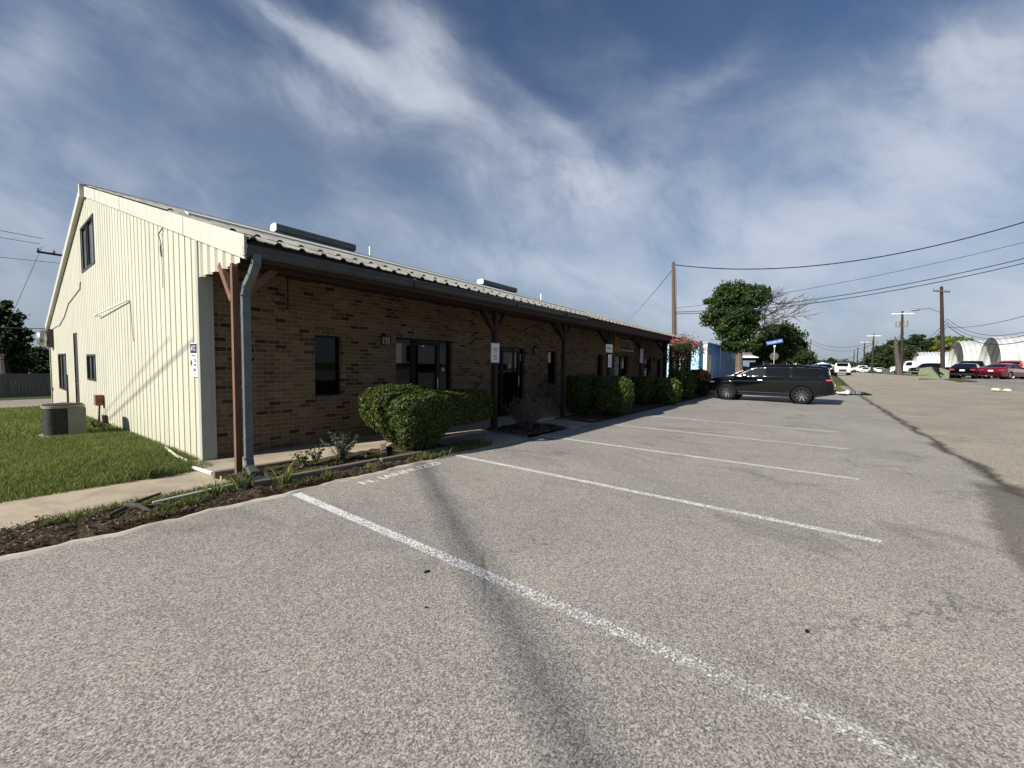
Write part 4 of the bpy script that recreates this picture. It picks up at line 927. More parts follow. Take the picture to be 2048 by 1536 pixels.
# right hand tree row beyond the white truck
rows=[(1765,708,30,22,118,'leafB','round dark tree at the left end of the row behind the white box truck'),(1805,700,34,26,112,'leafB','dark tree directly behind the broken tree stump'),(1838,694,26,28,108,'leafB','dark tree right of the transformer pole'),(1872,696,26,28,108,'leafA','green tree left of the tall dark pole'),(1908,688,28,20,104,'leafC','bright yellow green tree behind the rounded huts')]
for u,v,ru,rv,D,mt,lb in rows:
    b=at(u,745,D); tree('roadside_tree',lb,(b[0],b[1],g1(b[0],b[1])),[L3(u,v,D,ru*.8,rv*.8),L3(u-ru*.6,v+rv*.6,D,ru*.6,rv*.7),L3(u+ru*.6,v+rv*.6,D,ru*.6,rv*.7),L3(u,v+rv*.9,D,ru,rv*.6),L3(u+4,v-rv*.35,D,ru*.5,rv*.5)],9000,.32,MT[mt],.4,group='trees along the road beyond the huts',clump=90,sig=.2)
for u,v,ru,rv,D,lb in [(1660,727,12,9,240,'small far tree left of the oncoming white pickup'),(1690,731,16,8,250,'far tree right above the oncoming white pickup'),(1640,730,8,8,230,'tiny far tree beside the distant pole'),(1722,733,16,7,260,'low far tree behind the row of poles'),(1748,725,10,16,170,'dark far tree beside the third pole')]:
    b=at(u,742,D); tree('distant_tree',lb,(b[0],b[1],g1(b[0],b[1])),[L3(u,v,D,ru,rv),L3(u-ru*.7,v+rv*.5,D,ru*.7,rv*.6),L3(u+ru*.7,v+rv*.5,D,ru*.7,rv*.6)],2600,.7,MT['leafB'],.4,group='distant trees at the end of the road',clump=40,sig=.25)
# far wood line closing the horizon
P=[]; 
for k in range(420):
    a=R(random.uniform(-38,100)); d=random.uniform(330,460); h=random.uniform(4,8.5)
    x,y=d*math.cos(a),d*math.sin(a)
    P+= [(x+random.gauss(0,7),y+random.gauss(0,7),1+abs(random.gauss(h*.45,h*.28))) for _ in range(60)]
o=leafcards('far_woodland',P,1.5,MT['leafB']); tag(o,'dark line of far woodland on the horizon',None,None,'stuff')
# crape myrtle
W=(20.9,5.40,.03); o=thing('flowering_tree','multi-stemmed crape myrtle with pink blossom at the end of the porch','tree',W)
mb=MB(); ends=[]
r_=random.Random(9)
for k in range(9):
    t=r_.uniform(0,6.28); s=r_.uniform(.25,1.0); h=r_.uniform(2.0,2.95); p0=Vector(W)+Vector((.06*math.cos(t),.06*math.sin(t),0)); p2=Vector(W)+Vector((s*math.cos(t),s*.7*math.sin(t),h)); p1=p0.lerp(p2,.5)+Vector((.0,0,.15)); mb.tube([p0,p1,p2],[.035,.024,.008],6); ends.append(p2)
    for j in range(4):
        a=p1.lerp(p2,r_.uniform(0,.9)); q=a+Vector((r_.gauss(0,.3),r_.gauss(0,.22),r_.uniform(.1,.5))); mb.tube([a,a.lerp(q,.5),q],[.012,.008,.004],4); ends.append(q)
mb.build('stem',MT['bark'],o,org=W)
P=[];F=[]
for e in ends:
    for _ in range(55): P.append((e.x+r_.gauss(0,.20),e.y+r_.gauss(0,.18),e.z-.1+r_.gauss(0,.18)))
    if e.z>1.8:
        for _ in range(26): F.append((e.x+r_.gauss(0,.10),e.y+r_.gauss(0,.10),e.z+.10+r_.gauss(0,.09)))
for k in range(22):
    c=(W[0]+r_.uniform(-1.6,3.4),W[1]+r_.uniform(-.5,.3),r_.uniform(2.55,2.95))
    F+= [(c[0]+r_.gauss(0,.12),c[1]+r_.gauss(0,.10),c[2]+r_.gauss(0,.09)) for _ in range(45)]; P+=[(c[0]+r_.gauss(0,.18),c[1]+r_.gauss(0,.15),c[2]-.15+r_.gauss(0,.12)) for _ in range(40)]
for k in range(7):
    c=(W[0]+r_.uniform(.2,2.8),W[1]+r_.uniform(-.8,-.1),r_.uniform(.95,1.35)); F+=[(c[0]+r_.gauss(0,.10),c[1]+r_.gauss(0,.10),c[2]+r_.gauss(0,.08)) for _ in range(22)]
leafcards('foliage',P,.045,MT['leafA'],o,W); leafcards('blossom',F,.032,MT['flower'],o,W,asp=.8)
mb=MB()
for dx,dy in ((0,0),(1.6,.1)): 
    mb.tube([(W[0]+dx+.3,W[1]+dy,0),(W[0]+dx+.35,W[1]+dy,1.3),(W[0]+dx+.3,W[1]+dy,2.7)],[.05,.04,.03],7)
mb.build('trunk',MT['bark'],o,org=W)
# ================================================================ VEHICLES
def pin(poly,x,z):
    c=False; n=len(poly); j=n-1
    for i in range(n):
        xi,zi=poly[i]; xj,zj=poly[j]
        if ((zi>z)!=(zj>z)) and (x<(xj-xi)*(z-zi)/(zj-zi)+xi): c=not c
        j=i
    return c
def itp(tab,x): return float(np.interp(x,[t[0] for t in tab],[t[1] for t in tab]))
def vehicle(name,label,cat,spec,loc,rz,paint,group=None,res=.05,glass='autoglass'):
    """local frame: x forward(0 rear -> L front mirrored): x=0 is the FRONT bumper, x grows to the rear; y lateral; z up"""
    o=thing(name,label,cat,loc,rz,group); S=spec; L=S['L']; Wd=S['W']/2
    xs=sorted(set(list(np.round(np.arange(0,L+1e-6,res),4))+[L]+[t[0] for t in S['top'] if 0<=t[0]<=L]))
    nside=max(10,int((S['h']-S['zb'])/(res*1.1))); nc=5; nt=8
    rings=[]
    for x in xs:
        zt=itp(S['top'],x); zb=itp(S.get('bot',[(0,S['zb'])]),x); belt=itp(S['belt'],x); 
        ef=min(1,max(0,x/S.get('rf',.55))); er=min(1,max(0,(L-x)/S.get('rr',.45)))
        ew=1-S.get('tf',.16)*(1-ef)**2-S.get('tr',.09)*(1-er)**2
        rc=min(S.get('rc',.10),(zt-zb)*.45)
        def hw(z):
            w=Wd*ew; 
            if z>belt: w-=S.get('tumble',.20)*(z-belt)/max(.3,(S['h']-belt))*(1)
            lo=(z-zb)/max(.05,belt-zb)
            if lo<1: w-=.045*(1-math.sin(min(1,max(0,lo*1.05+.15))*math.pi/2)) +(.0 if lo>.14 else .03)
            if .80<lo<1.02: w-=.012
            return w
        pts=[]
        for i in range(nside+1):
            z=zb+(zt-rc-zb)*i/nside; pts.append((hw(z),z,'s'))
        w0=hw(zt-rc)
        for i in range(1,nc+1):
            t=math.pi/2*i/nc; pts.append((w0-rc*(1-math.cos(t)),zt-rc+rc*math.sin(t),'c'))
        wt=w0-rc
        for i in range(1,nt+1):
            f=1-i/nt; pts.append((wt*f,zt+.025*(1-f*f)*S.get('crown',1),'t'))
        rings.append(pts)
    m=len(rings[0]); V=[];
    for x,pts in zip(xs,rings):
        for w,z,_ in pts: V.append((x,-w,z))
        for w,z,_ in pts[-2::-1]: V.append((x,w,z))
    k=2*m-1; groups={}
    wins=S['win']; ws=S.get('wshield'); rw=S.get('rwin'); wh=S['wheels']; wr=S['wr']
    for i in range(len(xs)-1):
        for j in range(k-1):
            a=i*k+j; f=(a,a+1,a+k+1,a+k); cx=sum(V[q][0] for q in f)/4; cy=sum(V[q][1] for q in f)/4; cz=sum(V[q][2] for q in f)/4
            jj=j if j<m-1 else k-2-j
            g='body'
            if jj<nside+nc-1:
                hit=False
                for wx in wh:
                    if (cx-wx)**2+(cz-wr)**2<(wr+.055)**2: hit=True
                if hit: continue
                for wi,w in enumerate(wins):
                    if pin(w,cx,cz): g=('win',wi,cy>0)
            if jj>=nside+1 and g=='body':
                edge=abs(cy)<Wd-.20-S.get('tumble',.2)*.6
                if ws and ws[0]<cx<ws[1] and edge: g=('ws',)
                if rw and rw[0]<cx<rw[1] and edge: g=('rw',)
            if g=='body' and S.get('clad') and cz<S['clad'] and jj<nside: g=('clad',)
            if g=='body' and S.get('roofblack') and jj>=nside+nc and ws and rw and ws[1]<cx<rw[0]: g=('roofp',)
            groups.setdefault(g,[]).append(f)
    # ends and floor
    groups['body'].append(tuple(range(k))); groups['body'].append(tuple((len(xs)-1)*k+q for q in range(k))[::-1])
    fl=groups['body'] if not S.get('clad') else groups.setdefault(('clad',),[])
    for i in range(len(xs)-1): fl.append((i*k,(i+1)*k,(i+1)*k+k-1,i*k+k-1))
    def part(nm,faces,mat,parent,smooth=True):
        idx={};vs=[];fs=[]
        for f in faces:
            t=[]
            for q in f:
                if q not in idx: idx[q]=len(vs); vs.append(V[q])
                t.append(idx[q])
            fs.append(tuple(t))
        ob=MB().add(vs,fs).build(nm,MT[mat] if isinstance(mat,str) else mat,parent,smooth=smooth)
        return ob
    body=part('body',groups['body'],paint,o)
    for g,fs in groups.items():
        if g=='body': continue
        if g[0]=='win': part('side_window',fs,S.get('wingl',{}).get(g[1],glass),o)
        elif g[0]=='ws': part('windscreen',fs,glass,o)
        elif g[0]=='rw': part('rear_window',fs,glass,o)
        elif g[0]=='clad': part('lower_cladding',fs,'black',o)
        elif g[0]=='roofp': part('roof_panel',fs,'blackpaint',o)
    # wheel housings + wheels
    for wx in wh:
        for s in (-1,1): MB().lathe([(wr+.055,s*(Wd-.05)),(wr+.055,s*(Wd-.40)),(0,s*(Wd-.40))],(wx,0,wr),'y',28,cap=False).build('wheel_arch',MT['black'],o)
    spokes=S.get('spokes',10)
    for wx in wh:
        for s in (-1,1):
            yo=s*(Wd-.03); yi=s*(Wd-.25); r=wr
            mb=MB(); mb.lathe([(r*.66,yo-s*.01),(r*.70,yo),(r*.90,yo+s*.005),(r*.985,yo-s*.03),(r,yo-s*.06),(r,yi+s*.04),(r*.95,yi),(r*.62,yi)],(wx,0,r),'y',32,cap=False); w=mb.build('tyre',MT['tyre'],o,smooth=True)
            w.name='wheel'
            mb=MB(); mb.lathe([(r*.67,yo-s*.012),(r*.64,yo-s*.02),(r*.60,yo-s*.06),(0,yo-s*.075)],(wx,0,r),'y',28,cap=False); mb.build('rim_dish',MT['black'],w)
            mb=MB()
            for q in range(spokes):
                t=2*math.pi*q/spokes+.1; a=(wx+r*.12*math.cos(t),yo-s*.045,r+r*.12*math.sin(t)); b=(wx+r*.64*math.cos(t),yo-s*.018,r+r*.64*math.sin(t)); mb.bar(a,b,r*.10,.02,up=(0,1,0))
            mb.lathe([(r*.16,yo-s*.05),(r*.15,yo-s*.02),(0,yo-s*.02)],(wx,0,r),'y',14,cap=False)
            mb.build('rim',MT[S.get('rim','silver')],w)
    return o
def bx(parent,name,a,b,mat,bev=0):
    ob=MB().box(a,b).build(name,MT[mat],parent)
    if bev: m_=ob.modifiers.new('b','BEVEL'); m_.width=bev; m_.segments=3
    return ob
SUV=dict(L=5.20,W=1.96,h=1.80,zb=.34,tf=.20,tr=.10,rf=.7,rr=.5,tumble=.20,rc=.12,crown=.8,clad=.47,
 top=[(0,.50),(.03,.86),(.07,1.00),(.18,1.10),(.55,1.165),(.95,1.205),(1.20,1.235),(1.60,1.51),(1.95,1.70),(2.30,1.77),(2.9,1.80),(3.9,1.795),(4.6,1.76),(4.88,1.72),(4.96,1.60),(5.04,1.22),(5.12,1.08),(5.17,.95),(5.2,.55)],
 bot=[(0,.40),(.35,.30),(.9,.30),(1.5,.30),(3.6,.30),(4.5,.33),(5.2,.50)],
 belt=[(0,.95),(.5,1.08),(1.4,1.17),(2.4,1.19),(4.0,1.22),(5.2,1.25)],
 win=[[(1.50,1.19),(1.66,1.27),(2.02,1.58),(2.26,1.67),(2.48,1.69),(2.50,1.20)],[(2.58,1.20),(2.57,1.695),(3.2,1.71),(3.50,1.705),(3.56,1.215)],[(3.64,1.22),(3.60,1.70),(4.2,1.68),(4.72,1.62),(4.80,1.50),(4.60,1.28),(4.48,1.24)]],
 wingl={0:'autoglass2'},wshield=(1.26,1.97),rwin=(4.88,5.05),wheels=[.93,4.02],wr=.415,spokes=10,rim='alloy')
gzs=0
suv=vehicle('parked_suv','glossy black three-row suv parked nose-in at the end of the bays','car',SUV,(23.95,4.53,0),R(-90-2.2),MT['blackpaint'],res=.035)
for s in (-1,1):
    y=s*.90
    bx(suv,'headlight',(.10,min(y,y-s*.28),.86),(.36,max(y,y-s*.28)-(.0),.93),'headlight',.02)
    bx(suv,'taillight',(4.78,min(s*.955,s*.80),1.09),(5.10,max(s*.955,s*.80),1.16),'taillight',.02)
    bx(suv,'side_marker',(.28,min(s*.905,s*.87),.66),(.40,max(s*.905,s*.87),.76),'amber',.01)
    mi=bx(suv,'mirror',(1.62,min(s*1.0,s*1.19),1.17),(1.80,max(s*1.0,s*1.19),1.33),'blackpaint',.05)
    for hx in (2.26,3.34): bx(suv,'door_handle',(hx,min(s*.972,s*1.005),1.05),(hx+.20,max(s*.972,s*1.005),1.08),'blackpaint',.01)
    mb=MB(); mb.tube([(1.45,s*.985,.475),(3.55,s*.985,.475)],.010,6); mb.build('sill_trim',MT['silver'],suv)
    mb=MB(); mb.tube([(2.35,s*.66,1.79),(2.45,s*.66,1.83),(4.55,s*.66,1.81),(4.68,s*.66,1.76)],.018,6); mb.build('roof_rail',MT['black'],suv)
    for dx in (1.16,2.54,3.60): MB().tube([(dx,s*.982,.50),(dx+.0,s*.984,.8),(dx+.02,s*.976,1.15)],.004,4).build('door_seam',MT['black'],suv)
    for wx in (.93,4.02):
        mb=MB(); mb.tube([(wx+.475*math.cos(t),s*.975,.41+.475*math.sin(t)) for t in np.linspace(-.1,3.24,18)],.018,6); mb.build('arch_lip',MT['black'],suv)
text('badge_lettering','CHEROKEE',.07,(1.9,.984,.70),(-1,0,0),(0,0,1),MT['grey'],suv,sx=1.4,extr=.001)
bx(suv,'grille',(-.01,-.55,.70),(.05,.55,.88),'black',.02); bx(suv,'rear_bumper',(5.02,-.85,.48),(5.24,.85,.68),'black',.05); bx(suv,'spoiler',(4.80,-.60,1.70),(5.02,.60,1.735),'blackpaint',.01)
bx(suv,'number_plate',(5.2,-.26,.80),(5.215,.26,.93),'signwhite')
bx(suv,'window_sticker',(1.95,.885,1.24),(2.38,.895,1.46),'poster')
# other vehicles ------------------------------------------------------------
SEDAN=dict(L=4.85,W=1.84,h=1.45,zb=.22,tf=.22,tr=.14,rf=.7,rr=.55,tumble=.26,rc=.10,
 top=[(0,.42),(.04,.62),(.2,.74),(.7,.85),(1.3,.93),(1.75,1.18),(2.15,1.36),(2.7,1.44),(3.3,1.41),(3.8,1.25),(4.25,1.06),(4.7,1.02),(4.8,.92),(4.85,.5)],
 belt=[(0,.7),(1.3,.9),(4.85,.98)],win=[[(1.6,.98),(2.15,1.3),(2.7,1.36),(2.72,.98)],[(2.8,.98),(2.8,1.36),(3.3,1.34),(3.75,1.18),(3.95,1.02)]],wshield=(1.36,2.1),rwin=(3.42,4.2),wheels=[.9,3.75],wr=.33,rim='grey')
PICK=dict(L=5.8,W=2.0,h=1.92,zb=.42,tf=.12,tr=.04,rf=.5,rr=.2,tumble=.20,rc=.10,
 top=[(0,.60),(.04,1.02),(.15,1.14),(.9,1.22),(1.35,1.26),(1.75,1.62),(2.05,1.86),(2.6,1.92),(3.4,1.90),(3.72,1.84),(3.90,1.34),(4.0,1.30),(5.7,1.30),(5.76,1.25),(5.8,.6)],
 belt=[(0,1.0),(1.3,1.22),(5.8,1.28)],win=[[(1.75,1.28),(2.05,1.68),(2.55,1.76),(2.58,1.28)],[(2.66,1.28),(2.66,1.77),(3.45,1.74),(3.55,1.30)]],wshield=(1.4,2.0),rwin=(3.74,3.9),wheels=[1.0,4.6],wr=.40,rim='silver',clad=.55)
def car_extras(o,S,tail=True,plate='signwhite'):
    L,W=S['L'],S['W']/2; zt=itp(S['belt'],L)
    for s in (-1,1):
        hz=itp(S['top'],.1)-.10
        bx(o,'headlight',(.02,min(s*W*.82,s*W*.45),hz-.12),(.14,max(s*W*.82,s*W*.45),hz),'headlight',.02)
        bx(o,'taillight',(L-.12,min(s*W*.90,s*W*.55),zt-.24),(L-.0+.015,max(s*W*.90,s*W*.55),zt-.10),'taillight',.02)
        mx_=itp([(0,1.72),(9,1.72)],0); bx(o,'mirror',(mx_,min(s*W*.97,s*(W+.16)),itp(S['belt'],1.8)+.04),(mx_+.12,max(s*W*.97,s*(W+.16)),itp(S['belt'],1.8)+.18),'black',.03)
    bx(o,'number_plate',(L+.005,-.17,zt-.30),(L+.02,.17,zt-.16),plate); bx(o,'grille',(-.015,-W*.45,.62 if S['h']>1.6 else .42),(.06,W*.45,.96 if S['h']>1.6 else .60),'black',.02)
    if S['h']>1.6: bx(o,'front_bumper',(-.08,-W*.9,.42),(.03,W*.9,.60),'grey',.03)
    bx(o,'rear_bumper',(L-.1,-W*.86,.30),(L+.04,W*.86,.46),'black',.04)
def park(u,v,d,spec,name,label,cat,paint,heading,group=None,res=.12,glass='autoglass',anchor='rear'):
    p=at(u,v,d); a=R(heading)  # heading: direction of travel (deg, world)
    dx,dy=math.cos(a),math.sin(a); Ls=spec['L']; k={'rear':Ls,'front':0,'mid':Ls/2}[anchor]
    x,y=p[0]+dx*k,p[1]+dy*k
    o=vehicle(name,label,cat,spec,(x,y,g1(x,y)+.0),a+math.pi,MT[paint],group,res,glass); car_extras(o,spec); return o
park(1923,756,39,SEDAN,'parked_car','black sedan seen from behind beside the green dumpster','car','blackpaint',-18,res=.08)
park(1980,756,38.5,SEDAN,'parked_car','dark red sedan between the black sedan and the red pickup','car','maroon',-35,res=.08)
park(2008,752,43,PICK,'parked_pickup','bright red pickup truck at the right edge of the picture','pickup truck','redpaint',-22,res=.08)
park(1938,746,46,PICK,'parked_pickup','black pickup truck partly hidden behind the black sedan','pickup truck','blackpaint',-15)
park(1864,745,64,PICK,'parked_pickup','black vehicle half hidden behind the green dumpster','pickup truck','blackpaint',125,anchor='mid')
park(1685,751,60,PICK,'moving_pickup','white pickup truck driving towards the camera on the street','pickup truck','whitepaint',180,anchor='front')
park(1722,747,105,PICK,'parked_pickup','white pickup truck parked across the road by the third pole','pickup truck','whitepaint',110,anchor='mid',res=.16)
park(1733,747,100,SEDAN,'parked_car','white car parked just right of the far white pickup','car','whitepaint',160,anchor='mid',res=.16)
park(1741,746,112,SEDAN,'parked_car','small white car right at the third pole','car','whitepaint',200,anchor='mid',res=.16)
park(1703,746,170,SEDAN,'parked_car','tiny white car beyond the oncoming pickup','car','whitepaint',170,anchor='mid',res=.2)
park(1752,745,108,SEDAN,'parked_car','white and grey car in front of the red truck','car','whitepaint',120,anchor='mid',res=.16)
park(1500,752,34,SEDAN,'parked_car','white car half hidden behind the bonnet of the black suv','car','whitepaint',60,anchor='mid',res=.14)
park(1647,747,75,PICK,'parked_pickup','dark pickup hidden behind the tail of the black suv','pickup truck','blackpaint',20,anchor='mid',res=.16)
# red truck far away
p=at(1756,744,120); W=(p[0],p[1],g1(p[0],p[1])); o=thing('red_truck','distant red truck with white trim between the poles','truck',W)
MB().box((p[0]-4,p[1]-1.2,W[2]+.6),(p[0]+1,p[1]+1.2,W[2]+2.9)).build('truck_body',MT['red'],o,org=W); MB().box((p[0]-4.03,p[1]-1.0,W[2]+1.6),(p[0]-4.001,p[1]+1.0,W[2]+2.5)).build('windscreen',MT['autoglass'],o,org=W)
MB().box((p[0]-4.05,p[1]-1.22,W[2]+2.92),(p[0]+1,p[1]+1.22,W[2]+3.05)).build('roof_trim',MT['white'],o,org=W)
for q in (-3,0):
    mb=MB(); mb.lathe([(.5,-1.25),(.5,1.25)],(p[0]+q,p[1],W[2]+.5),'y',14); mb.build('wheel',MT['tyre'],o,org=W)
# white box truck: cab towards the street, box behind it
def boxtruck():
    X=110.; y0=onX(1779,747,X)[1]; W=(X,y0,g1(X,y0)-.0); o=thing('box_truck','white conventional-cab truck with a long white box parked side-on','truck',W); z=W[2]
    # side profile in y (decreasing from the bumper y0) extruded in x
    def prof(pts,x0,x1): 
        return MB().poly_prism([(x0,y0-a,z+b) for a,b in pts],(x1-x0,0,0))
    prof([(0,.55),(.05,1.25),(.35,1.42),(1.75,1.62),(1.8,1.0),(1.8,.55)],X-1.0,X+1.0).build('bonnet',MT['whitepaint'],o,org=W)
    c=prof([(1.8,.6),(1.8,1.62),(2.15,2.45),(2.5,2.55),(3.6,2.55),(3.6,.6)],X-1.1,X+1.1).build('cab',MT['whitepaint'],o,org=W)
    prof([(2.0,1.65),(2.28,2.35),(3.0,2.35),(3.0,1.65)],X-1.12,X-1.101).build('cab_window',MT['autoglass'],c,org=W)
    MB().add([(X-.95,y0-1.79,z+1.66),(X+.95,y0-1.79,z+1.66),(X+.9,y0-2.12,z+2.42),(X-.9,y0-2.12,z+2.42)],[(0,1,2,3)]).build('windscreen',MT['autoglass'],c,org=W)
    b=MB().box((X-1.25,y0-8.2,z+1.0),(X+1.25,y0-3.65,z+3.42)).build('cargo_box',MT['white'],o,org=W)
    MB().box((X-1.27,y0-8.22,z+3.40),(X+1.27,y0-3.64,z+3.48)).build('box_rail',MT['grey'],b,org=W)
    MB().box((X-1.0,y0-8,z+.75),(X+1.0,y0-3.7,z+1.04)).build('chassis',MT['black'],o,org=W)
    MB().box((X-1.15,y0-5.2,z+.45),(X-.7,y0-3.9,z+.95)).build('fuel_tank',MT['white2'],o,org=W)
    MB().box((X-1.1,y0-.12,z+.42),(X+1.1,y0+.06,z+.72)).build('bumper',MT['white2'],o,org=W)
    for a in (1.15,6.6):
        mb=MB(); mb.lathe([(.28,-1.12),(.5,-1.14),(.52,-.8),(.52,.8),(.5,1.12)],(X,y0-a,z+.52),'x',20); w=mb.build('wheel',MT['tyre'],o,org=W)
        MB().lathe([(.0,-1.135),(.26,-1.135),(.28,-1.10)],(X,y0-a,z+.52),'x',16,cap=False).build('hub',MT['white'],w,org=W)
        MB().lathe([(.66,-1.125),(.66,-1.01),(.54,-1.01)],(X,y0-a,z+.52),'x',16,cap=False).build('mudguard',MT['black'],o,org=W) if a<2 else None
def onX(u,v,X): d=ray(u,v); return C0+d*X/d[0]
boxtruck()
# green dumpster
def gp(u,v):
    lo=5.
    for k in range(4000):
        p=at(u,v,lo)
        if p[2]<=g1(p[0],p[1]): return p
        lo*=1.003
    return p
p0=at(1837,757,40); p1=p0+_R*3
def dumpster():
    a=Vector((p0[0],p0[1],0)); b=Vector((p1[0],p1[1],0)); ex=(b-a).normalized(); ey=Vector((-ex.y,ex.x,0)); 
    if ey.dot(Vector((1,0,0)))<0: ey=-ey
    _d=Vector(((p0[0]+p1[0])/2,(p0[1]+p1[1])/2,0)); _d=Vector((at(1866,757,40)[0],at(1866,757,40)[1],0)).normalized(); ex=Vector((_d.y,-_d.x,0)); a=a+_d*.5; ey=_d; ex=ex*.76
    zz=g1(p0[0],p0[1])+.02; W=(a.x,a.y,zz); o=thing('dumpster','faded green rubbish dumpster with sloping black lids across the street','dumpster',W)
    Lh=1.75; Dp=1.9
    def P(s,t,z): q=a+ex*s+ey*t; return (q.x,q.y,zz+z)
    # visible side: body long, right part slopes down (front loading lids)
    prof=[(0,.10),(0,1.12),(.95,1.28),(1.10,1.25),(1.95,.22),(1.95,.10)]
    MB().poly_prism([P(s,0,z) for s,z in prof],ey*Dp).build('dumpster_body',MT['dump'],o,org=W)
    prof=[(1.97,.10),(1.97,.25),(1.80,1.22),(2.2,1.10),(2.72,.95),(2.72,.10)]
    MB().poly_prism([P(s,.25,z) for s,z in prof],ey*(Dp-.3)).build('dumpster_end',MT['dump'],o,org=W)
    MB().poly_prism([P(s,.04,z) for s,z in [(.97,1.31),(1.12,1.30),(2.22,.62),(2.14,.56)]],ey*(Dp*.46)).build('lid',MT['black'],o,org=W)
    MB().poly_prism([P(s,Dp*.52,z) for s,z in [(.95,1.33),(1.12,1.34),(2.42,.9),(2.36,.83)]],ey*(Dp*.45)).build('lid',MT['black'],o,org=W)
    MB().poly_prism([P(s,-.003,z) for s,z in [(1.14,1.16),(1.22,1.16),(2.1,.30),(1.9,.26)]],ey*.02).build('dark_opening',MT['black'],o,org=W)
    mb=MB(); mb.bar(P(.05,-.06,.50),P(.72,-.06,.50),.06,.10); mb.bar(P(.55,-.06,.62),P(.98,-.06,.66),.05,.12); mb.build('fork_sleeve',MT['timber'],o,org=W)
    for s in (.15,1.8): MB().lathe([(.08,-.05),(.08,.05)],P(s,.1,.07),'y',10).build('caster',MT['black'],o,org=W)
dumpster()
# ================================================================ OTHER BUILDINGS
# blue metal building
bx0=36.3; by=7.35; W=(bx0,by,0); o=thing('blue_building','low blue metal building beyond the porch with a pale end wall','building',W)
hh=3.72; LE=17.; DP=13.
def ribwall(mb,p,q,z0,z1,st=.62,dep=.05):
    p=Vector((p[0],p[1],0));q=Vector((q[0],q[1],0)); d=(q-p); L_=d.length; d.normalize(); n=Vector((d.y,-d.x,0)); s=0; pts=[]
    while s<L_-st: pts+=[(s,0),(s+st*.80,0),(s+st*.84,dep),(s+st*.96,dep)]; s+=st
    pts.append((L_,0)); 
    for a,b in zip(pts[:-1],pts[1:]):
        A=p+d*a[0]+n*a[1]; Bq=p+d*b[0]+n*b[1]; mb.add([(A.x,A.y,z0),(Bq.x,Bq.y,z0),(Bq.x,Bq.y,z1),(A.x,A.y,z1)],[(0,1,2,3)])
mb=MB(); ribwall(mb,(bx0,by+DP),(bx0,by+.22),-.3,hh+.0,1.0); mb.build('end_wall',MT['paleblue'],o,org=W)
mb=MB(); mb.box((bx0-.06,by-.03,-.3),(bx0+.02,by+.22,hh-.02)); mb.box((bx0-.06,by+.22,hh-.14),(bx0+.02,by+DP,hh+.04)); mb.build('white_corner',MT['white'],o,org=W)
mb=MB(); 
for a,b in ((2.1,5.6),(5.72,11.6),(11.72,LE)): mb.box((bx0+a,by,-.3),(bx0+b,by+.05,hh-.12))
mb.box((bx0+.02,by,-.3),(bx0+.35,by+.05,hh-.12)); mb.box((bx0+.35,by,2.75),(bx0+2.1,by+.05,hh-.12)); mb.build('front_wall',MT['blue'],o,org=W)
mb=MB(); mb.box((bx0+.35,by+.03,-.2),(bx0+2.1,by+.08,2.75)); d=mb.build('roller_door',MT['kerb'],o,org=W)
mb=MB(); mb.box((bx0+1.95,by-.04,-.2),(bx0+2.1,by+.028,1.5)); mb.build('door_jamb',MT['grey'],d,org=W)
mb=MB(); mb.box((bx0+5.6,by-.06,-.2),(bx0+5.72,by+.05,hh-.1)); mb.box((bx0+11.6,by-.06,-.2),(bx0+11.72,by+.05,hh-.1)); mb.build('downspout',MT['paleblue'],o,org=W)
MB().poly_prism([(bx0-.1,by-.1,hh-.10),(bx0-.1,by-.1,hh+.02),(bx0-.1,by+DP*.5,hh+1.1),(bx0-.1,by+DP,hh+.02),(bx0-.1,by+DP,hh-.1)],(LE+.2,0,0)).build('roof',MT['grey'],o,org=W)
mb=MB(); mb.box((bx0+.0,by+.1,-.3),(bx0+LE,by+DP-.1,hh-.2)); mb.build('inner_mass',MT['grey'],o,org=W)
# houses behind the street sign
def house(name,label,x0,y0,x1,y1,hw_,hr,wm,rm,cat='building'):
    z=g1((x0+x1)/2,(y0+y1)/2)-.3; W=(x0,y0,z); o=thing(name,label,cat,W)
    MB().box((x0,y0,z),(x1,y1,z+hw_)).build('wall',MT[wm],o,org=W)
    ym=(y0+y1)/2; MB().poly_prism([(x0-.5,y0-.5,z+hw_-.05),(x0-.5,ym,z+hr),(x0-.5,y1+.5,z+hw_-.05)],(x1-x0+1,0,0)).build('roof',MT[rm],o,org=W)
    return o,W,z
p=at(1515,727,50)
o,W,z=house('house','low house with a grey shingle roof and white fascia behind the black suv',57,5.2,66,13.5,2.9,4.3,'bluewall','shingle')
MB().box((56.4,4.5,z+2.72),(66.6,4.68,z+2.95)).build('fascia',MT['white'],o,org=W); MB().box((56.38,4.68,z+2.72),(56.5,13.9,z+2.95)).build('fascia',MT['white'],o,org=W)
for y in (6.0,9,12): MB().box((56.9,y-.7,z+1.0),(56.99,y+.7,z+2.2)).build('window',MT['glass'],o,org=W)
for x in (56.6,56.6): pass
o,W,z=house('house','pale cream building partly hidden by the trees behind the suv',72,2.5,80,9,3.9,4.7,'cream','shingle')
MB().box((71.95,4,z+1.2),(71.99,5.5,z+2.3)).build('window',MT['glass'],o,org=W)
o,W,z=house('warehouse','small pale distant building at the end of the road',232,-6,250,3,3.2,4.6,'cream','paleblue')
MB().box((231.9,-4,z+.3),(231.98,-1,z+2.8)).build('door',MT['grey'],o,org=W)
